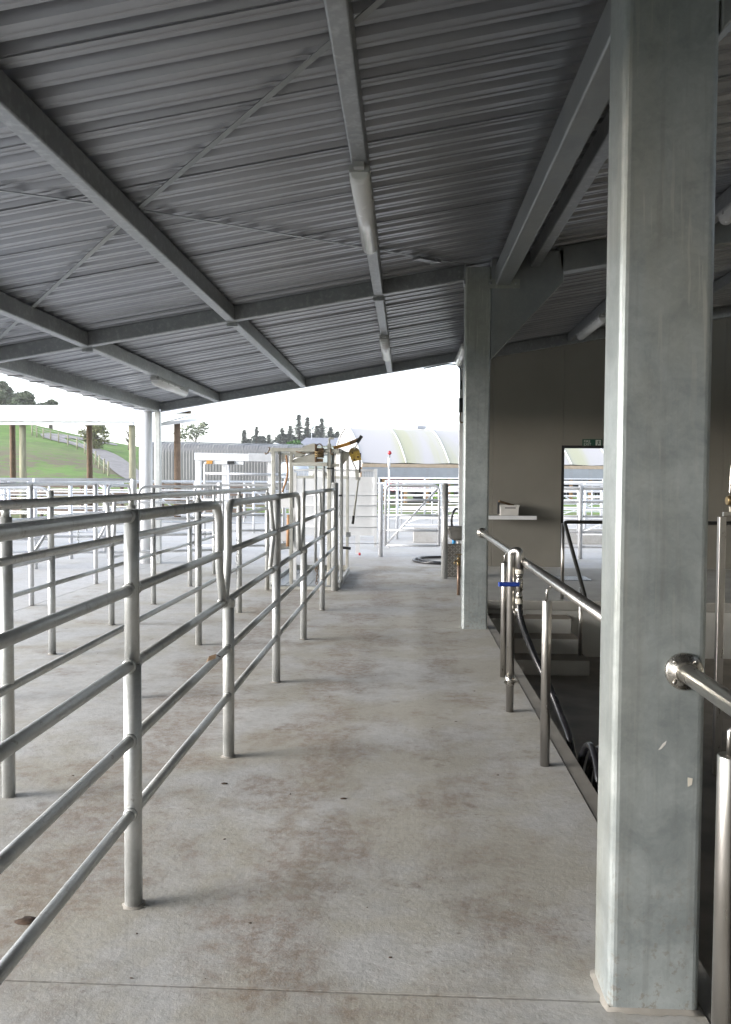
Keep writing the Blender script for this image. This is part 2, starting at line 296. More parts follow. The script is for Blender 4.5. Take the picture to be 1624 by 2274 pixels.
# ---------------------------------------------------------------- geometry helpers
WL = {}                                      # world location of every (unrotated) object
class MB:
    def __init__(s): s.v = []; s.f = []; s.sm = []
    def quad(s, a, b, c, d, smooth=False):
        i = len(s.v); s.v += [tuple(a), tuple(b), tuple(c), tuple(d)]; s.f.append((i, i + 1, i + 2, i + 3)); s.sm.append(smooth); return s
    def poly(s, pts):
        i = len(s.v); s.v += [tuple(p) for p in pts]; s.f.append(tuple(range(i, i + len(pts)))); s.sm.append(False); return s
    def box(s, x0, x1, y0, y1, z0, z1):
        i = len(s.v)
        s.v += [(x0, y0, z0), (x1, y0, z0), (x1, y1, z0), (x0, y1, z0), (x0, y0, z1), (x1, y0, z1), (x1, y1, z1), (x0, y1, z1)]
        for q in ((0, 3, 2, 1), (4, 5, 6, 7), (0, 1, 5, 4), (1, 2, 6, 5), (2, 3, 7, 6), (3, 0, 4, 7)):
            s.f.append(tuple(i + k for k in q)); s.sm.append(False)
        return s
    def bar(s, a, b, w, h, rad=0.0, up=(0, 0, 1)):
        """rectangular section bar from a to b; h along 'up'; rad rounds the corners"""
        a = Vector(a); b = Vector(b); d = (b - a).normalized(); u = Vector(up)
        if abs(d.dot(u)) > 0.99: u = Vector((0, 1, 0))
        sd = d.cross(u).normalized(); u = sd.cross(d).normalized()
        if rad <= 0: prof = [(-w / 2, -h / 2), (w / 2, -h / 2), (w / 2, h / 2), (-w / 2, h / 2)]
        else:
            prof = []
            for cx, cy, a0 in ((w / 2 - rad, h / 2 - rad, 0), (-w / 2 + rad, h / 2 - rad, 90), (-w / 2 + rad, -h / 2 + rad, 180), (w / 2 - rad, -h / 2 + rad, 270)):
                for k in range(5):
                    t = R(a0 + 22.5 * k); prof.append((cx + rad * math.cos(t), cy + rad * math.sin(t)))
        n = len(prof); i = len(s.v)
        for p in (a, b): s.v += [tuple(p + sd * x + u * y) for x, y in prof]
        for k in range(n):
            k2 = (k + 1) % n; s.f.append((i + k, i + k2, i + n + k2, i + n + k)); s.sm.append(False)
        s.f.append(tuple(i + k for k in reversed(range(n)))); s.f.append(tuple(i + n + k for k in range(n))); s.sm += [False, False]
        return s
    def tube(s, pts, r, seg=12, cap=True):
        pts = [Vector(p) for p in pts]; n = len(pts); i0 = len(s.v)
        rs = r if isinstance(r, (list, tuple)) else [r] * n
        tan = []
        for k in range(n):
            a = pts[max(0, k - 1)]; b = pts[min(n - 1, k + 1)]
            tt = (b - a); tan.append(tt.normalized() if tt.length > 1e-9 else Vector((0, 0, 1)))
        ref = Vector((0, 0, 1)) if abs(tan[0].z) < 0.9 else Vector((1, 0, 0))
        nrm = tan[0].cross(ref).normalized()
        for k in range(n):
            if k: nrm = (nrm - tan[k] * nrm.dot(tan[k])).normalized()
            bn = tan[k].cross(nrm)
            for j in range(seg):
                t = 2 * math.pi * j / seg
                s.v.append(tuple(pts[k] + nrm * (rs[k] * math.cos(t)) + bn * (rs[k] * math.sin(t))))
        for k in range(n - 1):
            for j in range(seg):
                j2 = (j + 1) % seg
                s.f.append((i0 + k * seg + j, i0 + k * seg + j2, i0 + (k + 1) * seg + j2, i0 + (k + 1) * seg + j)); s.sm.append(True)
        if cap:
            s.f.append(tuple(i0 + j for j in reversed(range(seg)))); s.f.append(tuple(i0 + (n - 1) * seg + j for j in range(seg))); s.sm += [False, False]
        return s
    def lathe(s, o, prof, seg=20, axis='z'):
        """prof = [(radius, height)] turned round an axis through o"""
        i0 = len(s.v); o = Vector(o)
        for r, h in prof:
            for j in range(seg):
                t = 2 * math.pi * j / seg; c, q = r * math.cos(t), r * math.sin(t)
                p = {'z': (c, q, h), 'y': (c, h, q), 'x': (h, c, q)}[axis]; s.v.append(tuple(o + Vector(p)))
        for k in range(len(prof) - 1):
            for j in range(seg):
                j2 = (j + 1) % seg
                s.f.append((i0 + k * seg + j, i0 + k * seg + j2, i0 + (k + 1) * seg + j2, i0 + (k + 1) * seg + j)); s.sm.append(True)
        s.f.append(tuple(i0 + j for j in reversed(range(seg)))); s.f.append(tuple(i0 + (len(prof) - 1) * seg + j for j in range(seg))); s.sm += [False, False]
        return s
    def prism(s, pts, off):
        """polygon pts (3d) pushed along off"""
        off = Vector(off); n = len(pts); i = len(s.v)
        s.v += [tuple(p) for p in pts] + [tuple(Vector(p) + off) for p in pts]
        s.f.append(tuple(i + k for k in reversed(range(n)))); s.f.append(tuple(i + n + k for k in range(n))); s.sm += [False, False]
        for k in range(n):
            k2 = (k + 1) % n; s.f.append((i + k, i + k2, i + n + k2, i + n + k)); s.sm.append(False)
        return s
    def build(s, name, mat, parent=None, local=False, bevel=0.0):
        o0 = Vector((0, 0, 0)) if (parent is None or local) else WL[parent.name]
        me = D.meshes.new(name); me.from_pydata([tuple(Vector(p) - o0) for p in s.v], [], s.f); me.update()
        me.polygons.foreach_set('use_smooth', s.sm); me.materials.append(M[mat])
        me.validate()
        o = D.objects.new(name, me); COL.objects.link(o)
        if parent is not None: o.parent = parent
        WL[o.name] = o0.copy()
        if bevel:
            bm = o.modifiers.new('bevel', 'BEVEL'); bm.width = bevel; bm.segments = 2; bm.limit_method = 'ANGLE'
        return o
def fillet(pts, rad, n=5):
    pts = [Vector(p) for p in pts]; o = [pts[0]]
    for k in range(1, len(pts) - 1):
        a, b, c = pts[k - 1], pts[k], pts[k + 1]
        d1 = (a - b); d2 = (c - b); r = min(rad, d1.length * 0.49, d2.length * 0.49)
        p1 = b + d1.normalized() * r; p2 = b + d2.normalized() * r
        for j in range(n + 1):
            t = j / n; o.append(p1 * (1 - t) ** 2 + b * 2 * t * (1 - t) + p2 * t * t)
    o.append(pts[-1]); return o
def tag(o, label, cat, group=None):
    o['label'] = label; o['category'] = cat
    if group: o['group'] = group
    return o
def thing(name, label, cat, loc=(0, 0, 0), group=None, rotz=0.0):
    o = D.objects.new(name, None); COL.objects.link(o); o.location = loc; o.rotation_euler = (0, 0, rotz)
    o.empty_display_size = 0.2; WL[o.name] = Vector(loc)
    return tag(o, label, cat, group)
def struct(o): o['kind'] = 'structure'; return o
def stuff(o): o['kind'] = 'stuff'; return o
def share(src, name, parent, loc):
    """another object with the same mesh data"""
    o = D.objects.new(name, src.data); COL.objects.link(o); o.parent = parent; o.location = loc
    for md in src.modifiers:
        nm = o.modifiers.new(md.name, md.type)
        if md.type == 'BEVEL': nm.width = md.width; nm.segments = md.segments; nm.limit_method = md.limit_method
    WL[o.name] = WL[parent.name] + Vector(loc)
    return o
def text_part(txt, size, mat, parent, loc_local, spacing=0.9):
    cu_ = D.curves.new('letters', 'FONT'); cu_.body = txt; cu_.size = size; cu_.space_line = spacing; cu_.extrude = 0.0008
    to = D.objects.new('letters', cu_); COL.objects.link(to)
    me = D.meshes.new_from_object(to.evaluated_get(bpy.context.evaluated_depsgraph_get()))
    D.objects.remove(to); me.materials.clear(); me.materials.append(M[mat])
    o = D.objects.new('lettering', me); COL.objects.link(o); o.parent = parent; o.location = loc_local; o.rotation_euler = (R(90), 0, 0)
    WL[o.name] = Vector(loc_local); return o

# ---------------------------------------------------------------- ground and floors
PX0, PX1 = 0.934, 7.2                        # milking pit in x
PY0, PY1 = -9.6, 10.2                        # milking pit in y
def sstep(a, b, x):
    t = max(0.0, min(1.0, (x - a) / (b - a))); return t * t * (3 - 2 * t)
def ground_z(x, y):
    if y < 30: return -0.10
    g = max(0.0, min(1.25, 0.06 + (-x - 5) * 0.0253))
    rise = 0.12 * (y - 33) * sstep(30, 40, y) if y < 95 else 0.12 * 62 + 0.02 * (y - 95)
    if y > 95: rise = 0.12 * 62 - 0.03 * (min(y, 400) - 95)
    bumpy = 0.35 * math.sin(x * 0.17 + 1) * math.sin(y * 0.11) * sstep(40, 70, y)
    return -0.10 + max(0, rise) * g + bumpy * min(1, g * 2)
def ground():
    xs = [-900, -500, -300, -200, -150, -120] + list(range(-100, -30, 3)) + [-30 + 1.5 * k for k in range(20)] + [0.5, PX0 + 0.05, PX1 + 0.05, 10, 14, 18, 24, 30, 40, 60, 90, 150, 300, 500, 900]
    ys = [-300, -100, -40, -20, PY0 - 0.05, 0, PY1 + 0.05, 14, 20, 26] + [30 + 1.5 * k for k in range(50)] + [106, 112, 120, 130, 150, 180, 220, 300, 420, 700, 1400]
    mb = MB(); nx = len(xs)
    for y in ys:
        for x in xs: mb.v.append((x, y, ground_z(x, y)))
    for j in range(len(ys) - 1):
        for i in range(nx - 1):
            if PX0 < (xs[i] + xs[i + 1]) / 2 < PX1 + 0.05 and PY0 - 0.05 <= (ys[j] + ys[j + 1]) / 2 <= PY1: continue
            mb.f.append((j * nx + i, j * nx + i + 1, (j + 1) * nx + i + 1, (j + 1) * nx + i)); mb.sm.append(True)
    return struct(mb.build('ground', 'grass'))
ground()

floor = struct(MB().box(-14.2, 0.85, -9.6, 36, -0.09, -0.014).build('floor', 'joint'))
xj = [-14.2, -9.3, -4.39, 0.853]
yj = [-9.6, -3.6, 2.31, 8.2, 14.1, 20, 26, 31, 36]
G = 0.005
for j in range(len(yj) - 1):
    for i in range(3):
        outside = yj[j] >= 14 or xj[i + 1] < -4.3
        if j > 5 and i < 1: continue
        MB().box(xj[i] + G, xj[i + 1] - (0 if i == 2 else G), yj[j] + G, yj[j + 1] - G, -0.075, 0.0).build('slab', 'concrete_yard' if outside else 'concrete', floor)
# concrete outside the end door and the platform at the head of the pit
MB().box(0.857, 7.6, 14.1 + G, 20, -0.075, 0.0).build('slab', 'concrete_yard', floor, bevel=0.003)
MB().box(0.857, 13.0, 20 + 2 * G, 36, -0.075, 0.0).build('slab', 'concrete_yard', floor, bevel=0.003)
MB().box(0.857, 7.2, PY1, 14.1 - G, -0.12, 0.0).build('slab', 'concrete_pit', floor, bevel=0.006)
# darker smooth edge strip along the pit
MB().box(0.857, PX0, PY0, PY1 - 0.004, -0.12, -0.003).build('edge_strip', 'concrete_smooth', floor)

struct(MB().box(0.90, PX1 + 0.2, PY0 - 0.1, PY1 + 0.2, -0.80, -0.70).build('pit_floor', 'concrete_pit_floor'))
pw = MB(); pw.box(0.72, 0.92, PY0, PY1 + 0.16, -0.70, -0.121); pw.box(0.921, PX1, PY1 + 0.01, PY1 + 0.16, -0.70, -0.121)
pw.box(PX1 - 0.01, PX1 + 0.1, PY0, PY1, -0.70, -0.11)
struct(pw.build('pit_wall', 'render_white'))
steps = thing('concrete_steps', 'three pale concrete steps going down into the milking pit', 'steps', (1.5, 9.6, -0.7))
for k, (y0, x1, z) in enumerate(((9.87, 2.03, -0.175), (9.52, 2.05, -0.35), (9.17, 2.09, -0.525))):
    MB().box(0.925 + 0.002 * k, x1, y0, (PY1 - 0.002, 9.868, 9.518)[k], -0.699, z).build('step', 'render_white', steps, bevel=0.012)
    MB().box(0.93, x1 - 0.004, y0 + 0.004, (PY1 - 0.006, 9.864, 9.514)[k], z, z + 0.004).build('shaded_tread', 'concrete_pit_floor', steps)  # dark tops on the pale steps, their shade put into the colour

# ---------------------------------------------------------------- the milking shed
SL = 0.168
def zb(x): return 3.408 + SL * x             # underside of rafters and purlins
def zs(x): return zb(x) + 0.16               # underside of the roof sheets
EAVE, TOPX = -4.52, 7.6
shed = thing('milking_shed', 'galvanised steel milking shed with ribbed zinc roof over the walkway', 'building', (0.7, 2.3, 0))
FR = [2.36, 8.27, 14.16]                     # portal frame lines
# roof sheets: five-rib trapezoid profile, each 0.76 m cover
def sheet_mesh():
    mb = MB(); per = 0.19; prof = []
    for k in range(4):
        y = k * per
        prof += [(y + 0.003, 0.0), (y + 0.038, 0.0), (y + 0.042, 0.005), (y + 0.060, 0.005), (y + 0.064, 0.0), (y + 0.094, 0.0), (y + 0.104, 0.056), (y + 0.160, 0.056), (y + 0.184, 0.0)]
    prof.append((0.764, -0.002)); prof = [(0.0, -0.008)] + prof[0:]
    n = len(prof); xs = (EAVE, TOPX); th = 0.004
    for layer in (0, 1):
        for x in xs:
            mb.v += [(x, y, zs(x) + z + layer * th) for y, z in prof]
    for k in range(n - 1):
        mb.f.append((k, k + 1, n + k + 1, n + k)); mb.f.append((2 * n + k, 3 * n + k, 3 * n + k + 1, 2 * n + k + 1)); mb.sm += [False, False]
    mb.f += [(0, n, 3 * n, 2 * n), (n - 1, 3 * n - 1, 4 * n - 1, 2 * n - 1)]; mb.sm += [False, False]
    return mb
y = -10.26; proto = None; k = 0  # sheets behind the camera are unseen, run on to shade the near bay
while y < 14.1:
    if proto is None:
        mb = sheet_mesh(); base = WL[shed.name]
        mb.v = [(a + base.x, b + base.y, c + base.z) for a, b, c in mb.v]
        mb.v = [(a - base.x, b, c) for a, b, c in mb.v]
        proto = mb.build('roof_sheet', 'roof', shed); proto.location = (0, y - base.y, 0)
        WL[proto.name] = base + proto.location
    else:
        share(proto, 'roof_sheet', shed, (0, y - base.y, 0.0 if k % 2 == 0 else 0.002))
    y += 0.76; k += 1
# purlins between the frames, flush with the rafters
PURL = [-3.31, -1.79, -0.285, 1.27, 2.80, 4.32, 5.85, 7.35]
for i in range(-1, 2):
    y0 = -10.2 if i < 0 else FR[i] + 0.045; y1 = FR[i + 1] - 0.045
    for px in PURL:
        if px > 1 and i == 1: y1 = FR[2] - 0.07
        MB().bar((px, y0, zb(px) + 0.075), (px, y1, zb(px) + 0.075), 0.095, 0.15, 0.012).build('purlin', 'beam', shed)
        if -4 < px < 0.5 and i in (0, 1):
            # hanger bracket under the frame line
            MB().box(px - 0.055, px + 0.055, y0 + 0.005, y0 + 0.035, zb(px) - 0.035, zb(px) + 0.01).build('bracket', 'beam', shed)
    MB().bar((-4.36, y0, zb(-4.3) + 0.085), (-4.36, y1, zb(-4.3) + 0.085), 0.09, 0.19, 0.012).build('edge_beam', 'beam', shed)
    MB().bar((0.955, y0, 3.54), (0.955, y1, 3.54), 0.15, 0.20, 0.016).build('eave_beam', 'frame', shed)
# rafters of the lean-to and of the main roof
for f in FR:
    end = f > 14
    xr = 0.592 if not end else 0.93
    MB().bar((-4.32, f, zb(-4.32) + 0.075), (xr, f, zb(xr) + 0.075), 0.085, 0.15, 0.01, up=(0, 0, 1)).build('rafter', 'beam', shed)
    if not end:
        MB().bar((1.52, f, zb(1.52) + 0.03), (TOPX - 0.1, f, zb(TOPX - 0.1) + 0.03), 0.17, 0.25, 0.012).build('rafter', 'frame', shed)
    else:
        MB().bar((0.95, f + 0.002, zb(0.95) + 0.06), (TOPX - 0.1, f + 0.002, zb(TOPX - 0.1) + 0.06), 0.10, 0.18, 0.01).build('rafter', 'beam', shed)
# purlin cleats where the purlins meet the end rafter
# columns, haunches, connection plates
for n_, f in enumerate(FR[:2]):
    c = MB().bar((0.712, f, 0.0), (0.712, f, 3.62), 0.255, 0.18, 0.022, up=(0, 1, 0)).build('column', 'column', shed)
    MB().prism([(0.842, f - 0.085, 2.71), (1.55, f - 0.085, 3.47), (1.55, f - 0.085, 3.79), (0.842, f - 0.085, 3.70)], (0, 0.17, 0)).build('haunch', 'frame', shed, bevel=0.006)
    pl = MB().box(0.80, 1.12, f - 0.098, f - 0.0855, 3.41, 3.50).build('cleat_plate', 'column', shed)
    for bx in (0.83, 1.08):
        MB().lathe((bx, f - 0.098, 3.455), [(0.014, 0), (0.014, -0.012), (0.009, -0.014), (0.009, -0.022)], 6, 'y').build('bolt', 'beam', pl)
    ep = MB().box(0.572, 0.5835, f - 0.075, f + 0.075, 3.46, 3.68).build('end_plate', 'beam', shed)
    ap = MB().box(0.49, 0.571, f - 0.052, f - 0.044, zb(0.5) + 0.005, zb(0.5) + 0.12).build('cleat_plate', 'beam', shed)
    for bz in (0.03, 0.085):
        MB().lathe((0.525, f - 0.052, zb(0.5) + bz + 0.01), [(0.012, 0), (0.012, -0.01), (0.008, -0.018)], 6, 'y').build('bolt', 'beam', ap)
    if n_ == 1:
        pass
fn = FR[0]
gr_ = MB(); n = 40; rg_ = random.Random(3)
for lay in (0, 1):
    for k in range(n):
        a = 2 * math.pi * k / n; ca, sa = math.cos(a), math.sin(a)
        q = 1.0 / max(abs(ca) / 0.127, abs(sa) / 0.09); e = 0.0 if lay == 0 else rg_.uniform(0.006, 0.018)
        gr_.v.append((0.712 + ca * (q + e), fn + sa * (q + e), 0.012 if lay == 0 else 0.001))
gr_.f = [(k, n + k, n + (k + 1) % n, (k + 1) % n) for k in range(n)]; gr_.sm = [True] * n
gr_.build('grout', 'concrete_smooth', shed)
MB().prism([(0.792, fn - 0.0905, 0.676), (0.806, fn - 0.0905, 0.674), (0.804, fn - 0.0905, 0.656), (0.793, fn - 0.0905, 0.650)], (0, -0.0006, 0)).build('sticker', 'nylon', shed)
MB().prism([(0.71, fn - 0.0905, 0.752), (0.722, fn - 0.0905, 0.77), (0.732, fn - 0.0905, 0.778), (0.73, fn - 0.0905, 0.768), (0.718, fn - 0.0905, 0.755)], (0, -0.0006, 0)).build('paint_scuff', 'white_plastic', shed)
# X bracing straps under the sheets of the bay in front
def strap(pts, w=0.034):
    mb = MB()
    for a, b in zip(pts[:-1], pts[1:]): mb.bar(a, b, w, 0.005)
    return mb.build('brace_strap', 'frame', shed)
for (xa, ya), (xb, yb) in (((0.50, 8.05), (-1.72, 5.28)), ((-1.86, 5.12), (-4.28, 2.5)), ((0.88, 2.40), (-0.235, 3.62)), ((-0.335, 3.72), (-1.72, 5.22)), ((-1.86, 5.38), (-4.28, 8.15))):
    st = strap([(xa, ya, zb(xa) + 0.13), (xb, yb, zb(xb) + 0.13)])
    if ya > 8:
        q = Vector((0.16, 7.63, zb(0.16) + 0.115)); dr = Vector((2.22, 2.77, 0.37)).normalized()
        MB().bar(q - dr * 0.12, q + dr * 0.12, 0.08, 0.022).bar(q + dr * 0.14, q + dr * 0.2, 0.10, 0.03).build('turnbuckle', 'beam', st)
# barge flashing along the roof end
MB().bar((EAVE, 14.335, zs(EAVE) - 0.02), (TOPX, 14.335, zs(TOPX) - 0.02), 0.012, 0.13).build('barge_flashing', 'beam', shed)
# gutter and its brackets along the left eave
gu = MB()
for (x0, z0), (x1, z1) in (((-4.50, 2.80), (-4.50, 2.70)), ((-4.50, 2.70), (-4.63, 2.70)), ((-4.63, 2.70), (-4.63, 2.815))):
    gu.bar(((x0 + x1) / 2, -10.2, (z0 + z1) / 2), ((x0 + x1) / 2, 14.4, (z0 + z1) / 2), max(abs(x1 - x0), 0.004), max(abs(z1 - z0), 0.004))
gut = gu.build('gutter', 'white_roof', shed)
for k in range(14):
    yy = 7.05 + 0.55 * k
    MB().tube(fillet([(-4.41, yy, 2.69), (-4.44, yy, 2.685), (-4.64, yy + 0.03, 2.69), (-4.645, yy + 0.03, 2.82)], 0.02, 2), 0.007, 6).build('gutter_bracket', 'dark', gut)
# supports at the outer corner
MB().lathe((-4.61, 14.23, 0), [(0.112, 0.0), (0.112, 2.68)], 28).build('downpipe_pillar', 'white_paint', shed)
MB().bar((-4.37, 14.16, 0), (-4.37, 14.16, zb(-4.37) + 0.02), 0.10, 0.10, 0.012, up=(0, 1, 0)).build('corner_post', 'galv', shed)
MB().bar((-4.37, 2.36, 0), (-4.37, 2.36, zb(-4.37) + 0.02), 0.10, 0.10, 0.012, up=(0, 1, 0)).build('corner_post', 'galv', shed)
# end wall of insulated panels with the fire exit door, and the far side wall
DX0, DX1, DZ = 2.745, 4.25, 2.07
def wall_panel(x0, x1, z0, ztop=True, z1=None):
    y0, y1 = 14.21, 14.29
    if z1 is None: pts = [(x0 + 0.0015, y0, z0), (x1 - 0.0015, y0, z0), (x1 - 0.0015, y0, zb(x1) + 0.10), (x0 + 0.0015, y0, zb(x0) + 0.10)]
    else: pts = [(x0 + 0.0015, y0, z0), (x1 - 0.0015, y0, z0), (x1 - 0.0015, y0, z1), (x0 + 0.0015, y0, z1)]
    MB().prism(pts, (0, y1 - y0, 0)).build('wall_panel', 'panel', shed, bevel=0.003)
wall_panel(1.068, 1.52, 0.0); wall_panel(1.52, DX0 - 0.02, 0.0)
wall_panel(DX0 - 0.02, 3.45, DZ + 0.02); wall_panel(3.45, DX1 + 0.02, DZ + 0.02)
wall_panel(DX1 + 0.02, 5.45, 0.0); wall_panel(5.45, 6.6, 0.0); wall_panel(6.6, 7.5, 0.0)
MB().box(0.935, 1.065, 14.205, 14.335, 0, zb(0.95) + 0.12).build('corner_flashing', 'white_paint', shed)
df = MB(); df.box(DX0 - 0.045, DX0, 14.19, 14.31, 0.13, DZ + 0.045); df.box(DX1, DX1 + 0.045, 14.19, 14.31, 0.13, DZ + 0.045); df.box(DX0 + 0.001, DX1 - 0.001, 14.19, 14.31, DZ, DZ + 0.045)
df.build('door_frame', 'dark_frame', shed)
for k in range(10):  # unseen side wall, raised to the roof to darken the interior
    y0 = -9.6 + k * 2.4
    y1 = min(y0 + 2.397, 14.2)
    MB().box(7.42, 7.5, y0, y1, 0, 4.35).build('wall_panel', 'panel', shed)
for k in range(8):  # unseen rear wall, added to cut light on the near roof ribs
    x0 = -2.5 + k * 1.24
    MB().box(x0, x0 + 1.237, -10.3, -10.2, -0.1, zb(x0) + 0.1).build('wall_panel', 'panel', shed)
# lean-to conduit at the end rafter, with the little hanging switch cord
cd_ = thing('hanging_spring_hook', 'dark spring hook hanging on a wire beside the far galvanised column', 'hook', (0.93, 13.9, 2.9))
MB().tube(fillet([(0.3, 14.09, zb(0.3) - 0.03), (0.7, 14.09, zb(0.7) - 0.02), (0.86, 14.05, zb(0.86) - 0.06), (0.925, 13.95, 3.42), (0.935, 13.92, 3.16)], 0.06, 4), 0.012, 6).build('cable', 'dark', cd_)
MB().tube([(0.935, 13.92, 3.20), (0.935, 13.92, 3.05)], 0.018, 8).build('cable_end', 'dark', cd_)
MB().tube([(0.935, 13.92, 3.05), (0.935, 13.92, 2.90)], 0.004, 5).build('wire', 'dark', cd_)
MB().tube([(0.935, 13.92, 2.90), (0.935, 13.92, 2.66)], 0.034, 10).build('spring_body', 'dark', cd_)
MB().tube(fillet([(0.935, 13.92, 2.66), (0.92, 13.92, 2.58), (0.925, 13.92, 2.50), (0.97, 13.92, 2.48), (0.985, 13.92, 2.52)], 0.03, 4), 0.012, 7).build('hook_end', 'rust', cd_)

# light fittings
def lamp(x, y0, y1, z, label, tilt=0.0):
    t = thing('fluorescent_light', label, 'light', (x, (y0 + y1) / 2, z), 'fluorescent battens under the roof')
    MB().bar((x, y0, z - 0.02), (x, y1, z - 0.02), 0.125, 0.045, 0.012).build('housing', 'lamp_body', t)
    d = MB(); n = 8; prof = [(0.061 * math.cos(math.pi * k / n), -0.08 * math.sin(math.pi * k / n) ** 0.7 - 0.04) for k in range(n + 1)]
    for yy, sc in ((y0 + 0.005, 0.55), (y0 + 0.03, 1.0), (y1 - 0.03, 1.0), (y1 - 0.005, 0.55)):
        d.v += [(x + a * (0.6 + 0.4 * sc), yy, z + (b + 0.04) * sc - 0.04) for a, b in prof]
    for r_ in range(3):
        for k in range(n):
            i = r_ * (n + 1) + k; d.f.append((i, i + n + 1, i + n + 2, i + 1)); d.sm.append(True)
    d.f += [tuple(range(n + 1)), tuple(reversed(range(3 * (n + 1), 4 * (n + 1))))]; d.sm += [False, False]
    d.build('diffuser', 'glass_diffuser', t)
    for yy in [y0 + 0.12 + k * (y1 - y0 - 0.24) / 4 for k in range(5)]:
        for s in (-1, 1):
            MB().box(x + s * 0.0635 - 0.003, x + s * 0.0635 + 0.003, yy - 0.012, yy + 0.012, z - 0.055, z - 0.022).build('clip', 'lamp_body', t)
    MB().box(x - 0.03, x + 0.03, y0 - 0.05, y0, z - 0.03, z + 0.005).build('end_gland', 'lamp_body', t)
    return t
lamp(-0.285, 4.85, 6.35, zb(-0.285) - 0.001, 'large nearest batten light under the purlin above the walkway')
lamp(-0.285, 10.5, 12.0, zb(-0.285) - 0.001, 'small farther batten light on the same purlin as the nearest one')
lamp(-3.31, 10.6, 12.05, zb(-3.31) - 0.001, 'batten light under the outer purlin at the left of the roof end')
lamp(0.84, 11.6, 13.1, 3.44, 'batten light seen end-on just left of the far column')
lamp(2.80, 11.8, 13.3, zb(2.8) - 0.001, 'dim batten light in the dark shed above the exit door wall')
lamp(2.80, 6.0, 7.4, zb(2.8) - 0.001, 'batten light cut by the right edge of the picture')

# ---------------------------------------------------------------- stall fences and swing gates under the roof
RZ = (0.335, 0.595, 0.856, 1.117, 1.372)     # rail heights
def collar(mb, x, y, z, r): mb.lathe((x, y, z), [(r, -0.012), (r + 0.003, -0.010), (r + 0.003, 0.010), (r, 0.012)], 14)
def sleeve_fence(x, ys, tall, label, low=RZ[:2], group=None, big=(), mat='galv', y_start=None):
    """floor sleeves carrying the two fixed lower rails; tall posts stand in some of them"""
    t = thing('stall_fence', label, 'fence', (x, ys[0], 0), group)
    for y in ys:
        r = 0.046 if y in big else 0.031
        top = 1.45 if y in big else (0.85 if y not in tall else 0.855)
        p = MB().tube([(x, y, 0), (x, y, top)], r, 18).build('post', mat, t)
        if y in big: MB().lathe((x, y, top), [(r, -0.001), (r * 0.96, 0.008), (r * 0.4, 0.014)], 18).build('cap', mat, p)
        elif y in tall: MB().tube([(x, y, 0.853), (x, y, 1.395)], 0.0255, 16).build('upper_post', mat, p)
        else: MB().lathe((x, y, 0.85), [(0.033, -0.035), (0.0345, -0.033), (0.0345, 0.0), (0.031, 0.008), (0.02, 0.012)], 18).build('cap', mat, p)
        # a ring of splashed mortar at the foot
        n = 14; f = MB(); rr = [r + 0.006 + 0.012 * random.random() for _ in range(n)]
        f.v = [(x + (r - 0.002) * math.cos(2 * math.pi * k / n), y + (r - 0.002) * math.sin(2 * math.pi * k / n), 0.010) for k in range(n)] + [(x + rr[k] * math.cos(2 * math.pi * k / n), y + rr[k] * math.sin(2 * math.pi * k / n), 0.001) for k in range(n)]
        f.f = [(k, n + k, n + (k + 1) % n, (k + 1) % n) for k in range(n)]; f.sm = [True] * n
        f.build('mortar_ring', 'concrete_smooth', p)
    ends = [y_start] + list(ys) if y_start is not None else list(ys)
    for z in low:
        for a, b in zip(ends[:-1], ends[1:]):
            rl = MB().tube([(x, a + 0.02, z), (x, b - 0.02, z)], 0.0195, 14); rl.build('rail', mat, t)
            MB().lathe((x, b - 0.034, z), [(0.0195, -0.008), (0.024, -0.004), (0.026, 0.006)], 12, 'y').build('weld_collar', mat, t)
    return t
def swing_gate(x, y_post, y_end, label='', foot=None, bowed=False, group='swing gates of the stall fences', mat='galv', rails=(RZ[2], RZ[3], RZ[4])):
    """upper gate: hung on the tall post at y_post, its free end a tube bent down to the ring on the short post"""
    s = 1 if y_end > y_post else -1
    t = thing('swing_gate', label, 'gate', (x, y_post, rails[0]), group)
    a = y_post + s * 0.026
    yf_ = y_end + s * 0.035 if foot is None else foot
    if bowed:
        MB().tube([(x, a, rails[2]), (x, y_end - s * 0.02, rails[2])], 0.021, 14).build('rail', mat, t)
        MB().tube(fillet([(x, y_end - s * 0.13, rails[2] - 0.01), (x, y_end - s * 0.05, rails[1] + 0.06), (x, y_end - s * 0.035, rails[1] - 0.03), (x, y_end - s * 0.16, rails[0] + 0.01)], 0.12, 6), 0.0165, 12).build('bowed_bar', mat, t)
    else:
        MB().tube(fillet([(x, a, rails[2]), (x, y_end, rails[2]), (x, y_end, rails[0] + 0.20), (x, yf_, rails[0] + 0.0)], 0.11, 7), 0.021, 14).build('frame_tube', mat, t)
    ye = y_end - s * (0.01 if not bowed else 0.03)
    MB().tube([(x, a, rails[1]), (x, ye, rails[1])], 0.0185, 14).build('rail', mat, t)
    MB().tube([(x, a, rails[0]), (x, (yf_ if not bowed else y_end - s * 0.02), rails[0])], 0.0195, 14).build('rail', mat, t)
    for z in rails:
        MB().lathe((x, y_post + s * 0.034, z), [(0.021, -0.01), (0.025, -0.005), (0.025, 0.005), (0.021, 0.01)], 12, 'y').build('weld_collar', mat, t)
    MB().lathe((x, yf_, rails[0]), [(0.026, -0.012), (0.03, -0.008), (0.03, 0.008), (0.026, 0.012)], 14, 'y').build('latch_ring', mat, t)
    return t
X1 = -0.945
Y1 = [2.755, 4.293, 5.911, 7.526, 9.245, 10.86]
sleeve_fence(X1, Y1, (2.755, 5.911, 9.245), 'nearest galvanised pipe fence along the walkway, with two low rails', big=(10.86,), y_start=0.9)
swing_gate(X1, 2.755, 1.02, 'nearest upper swing gate, cut off by the left picture edge')
swing_gate(X1, 2.755, 4.07, foot=4.165, label='upper swing gate hung on the nearest tall post, opening away')
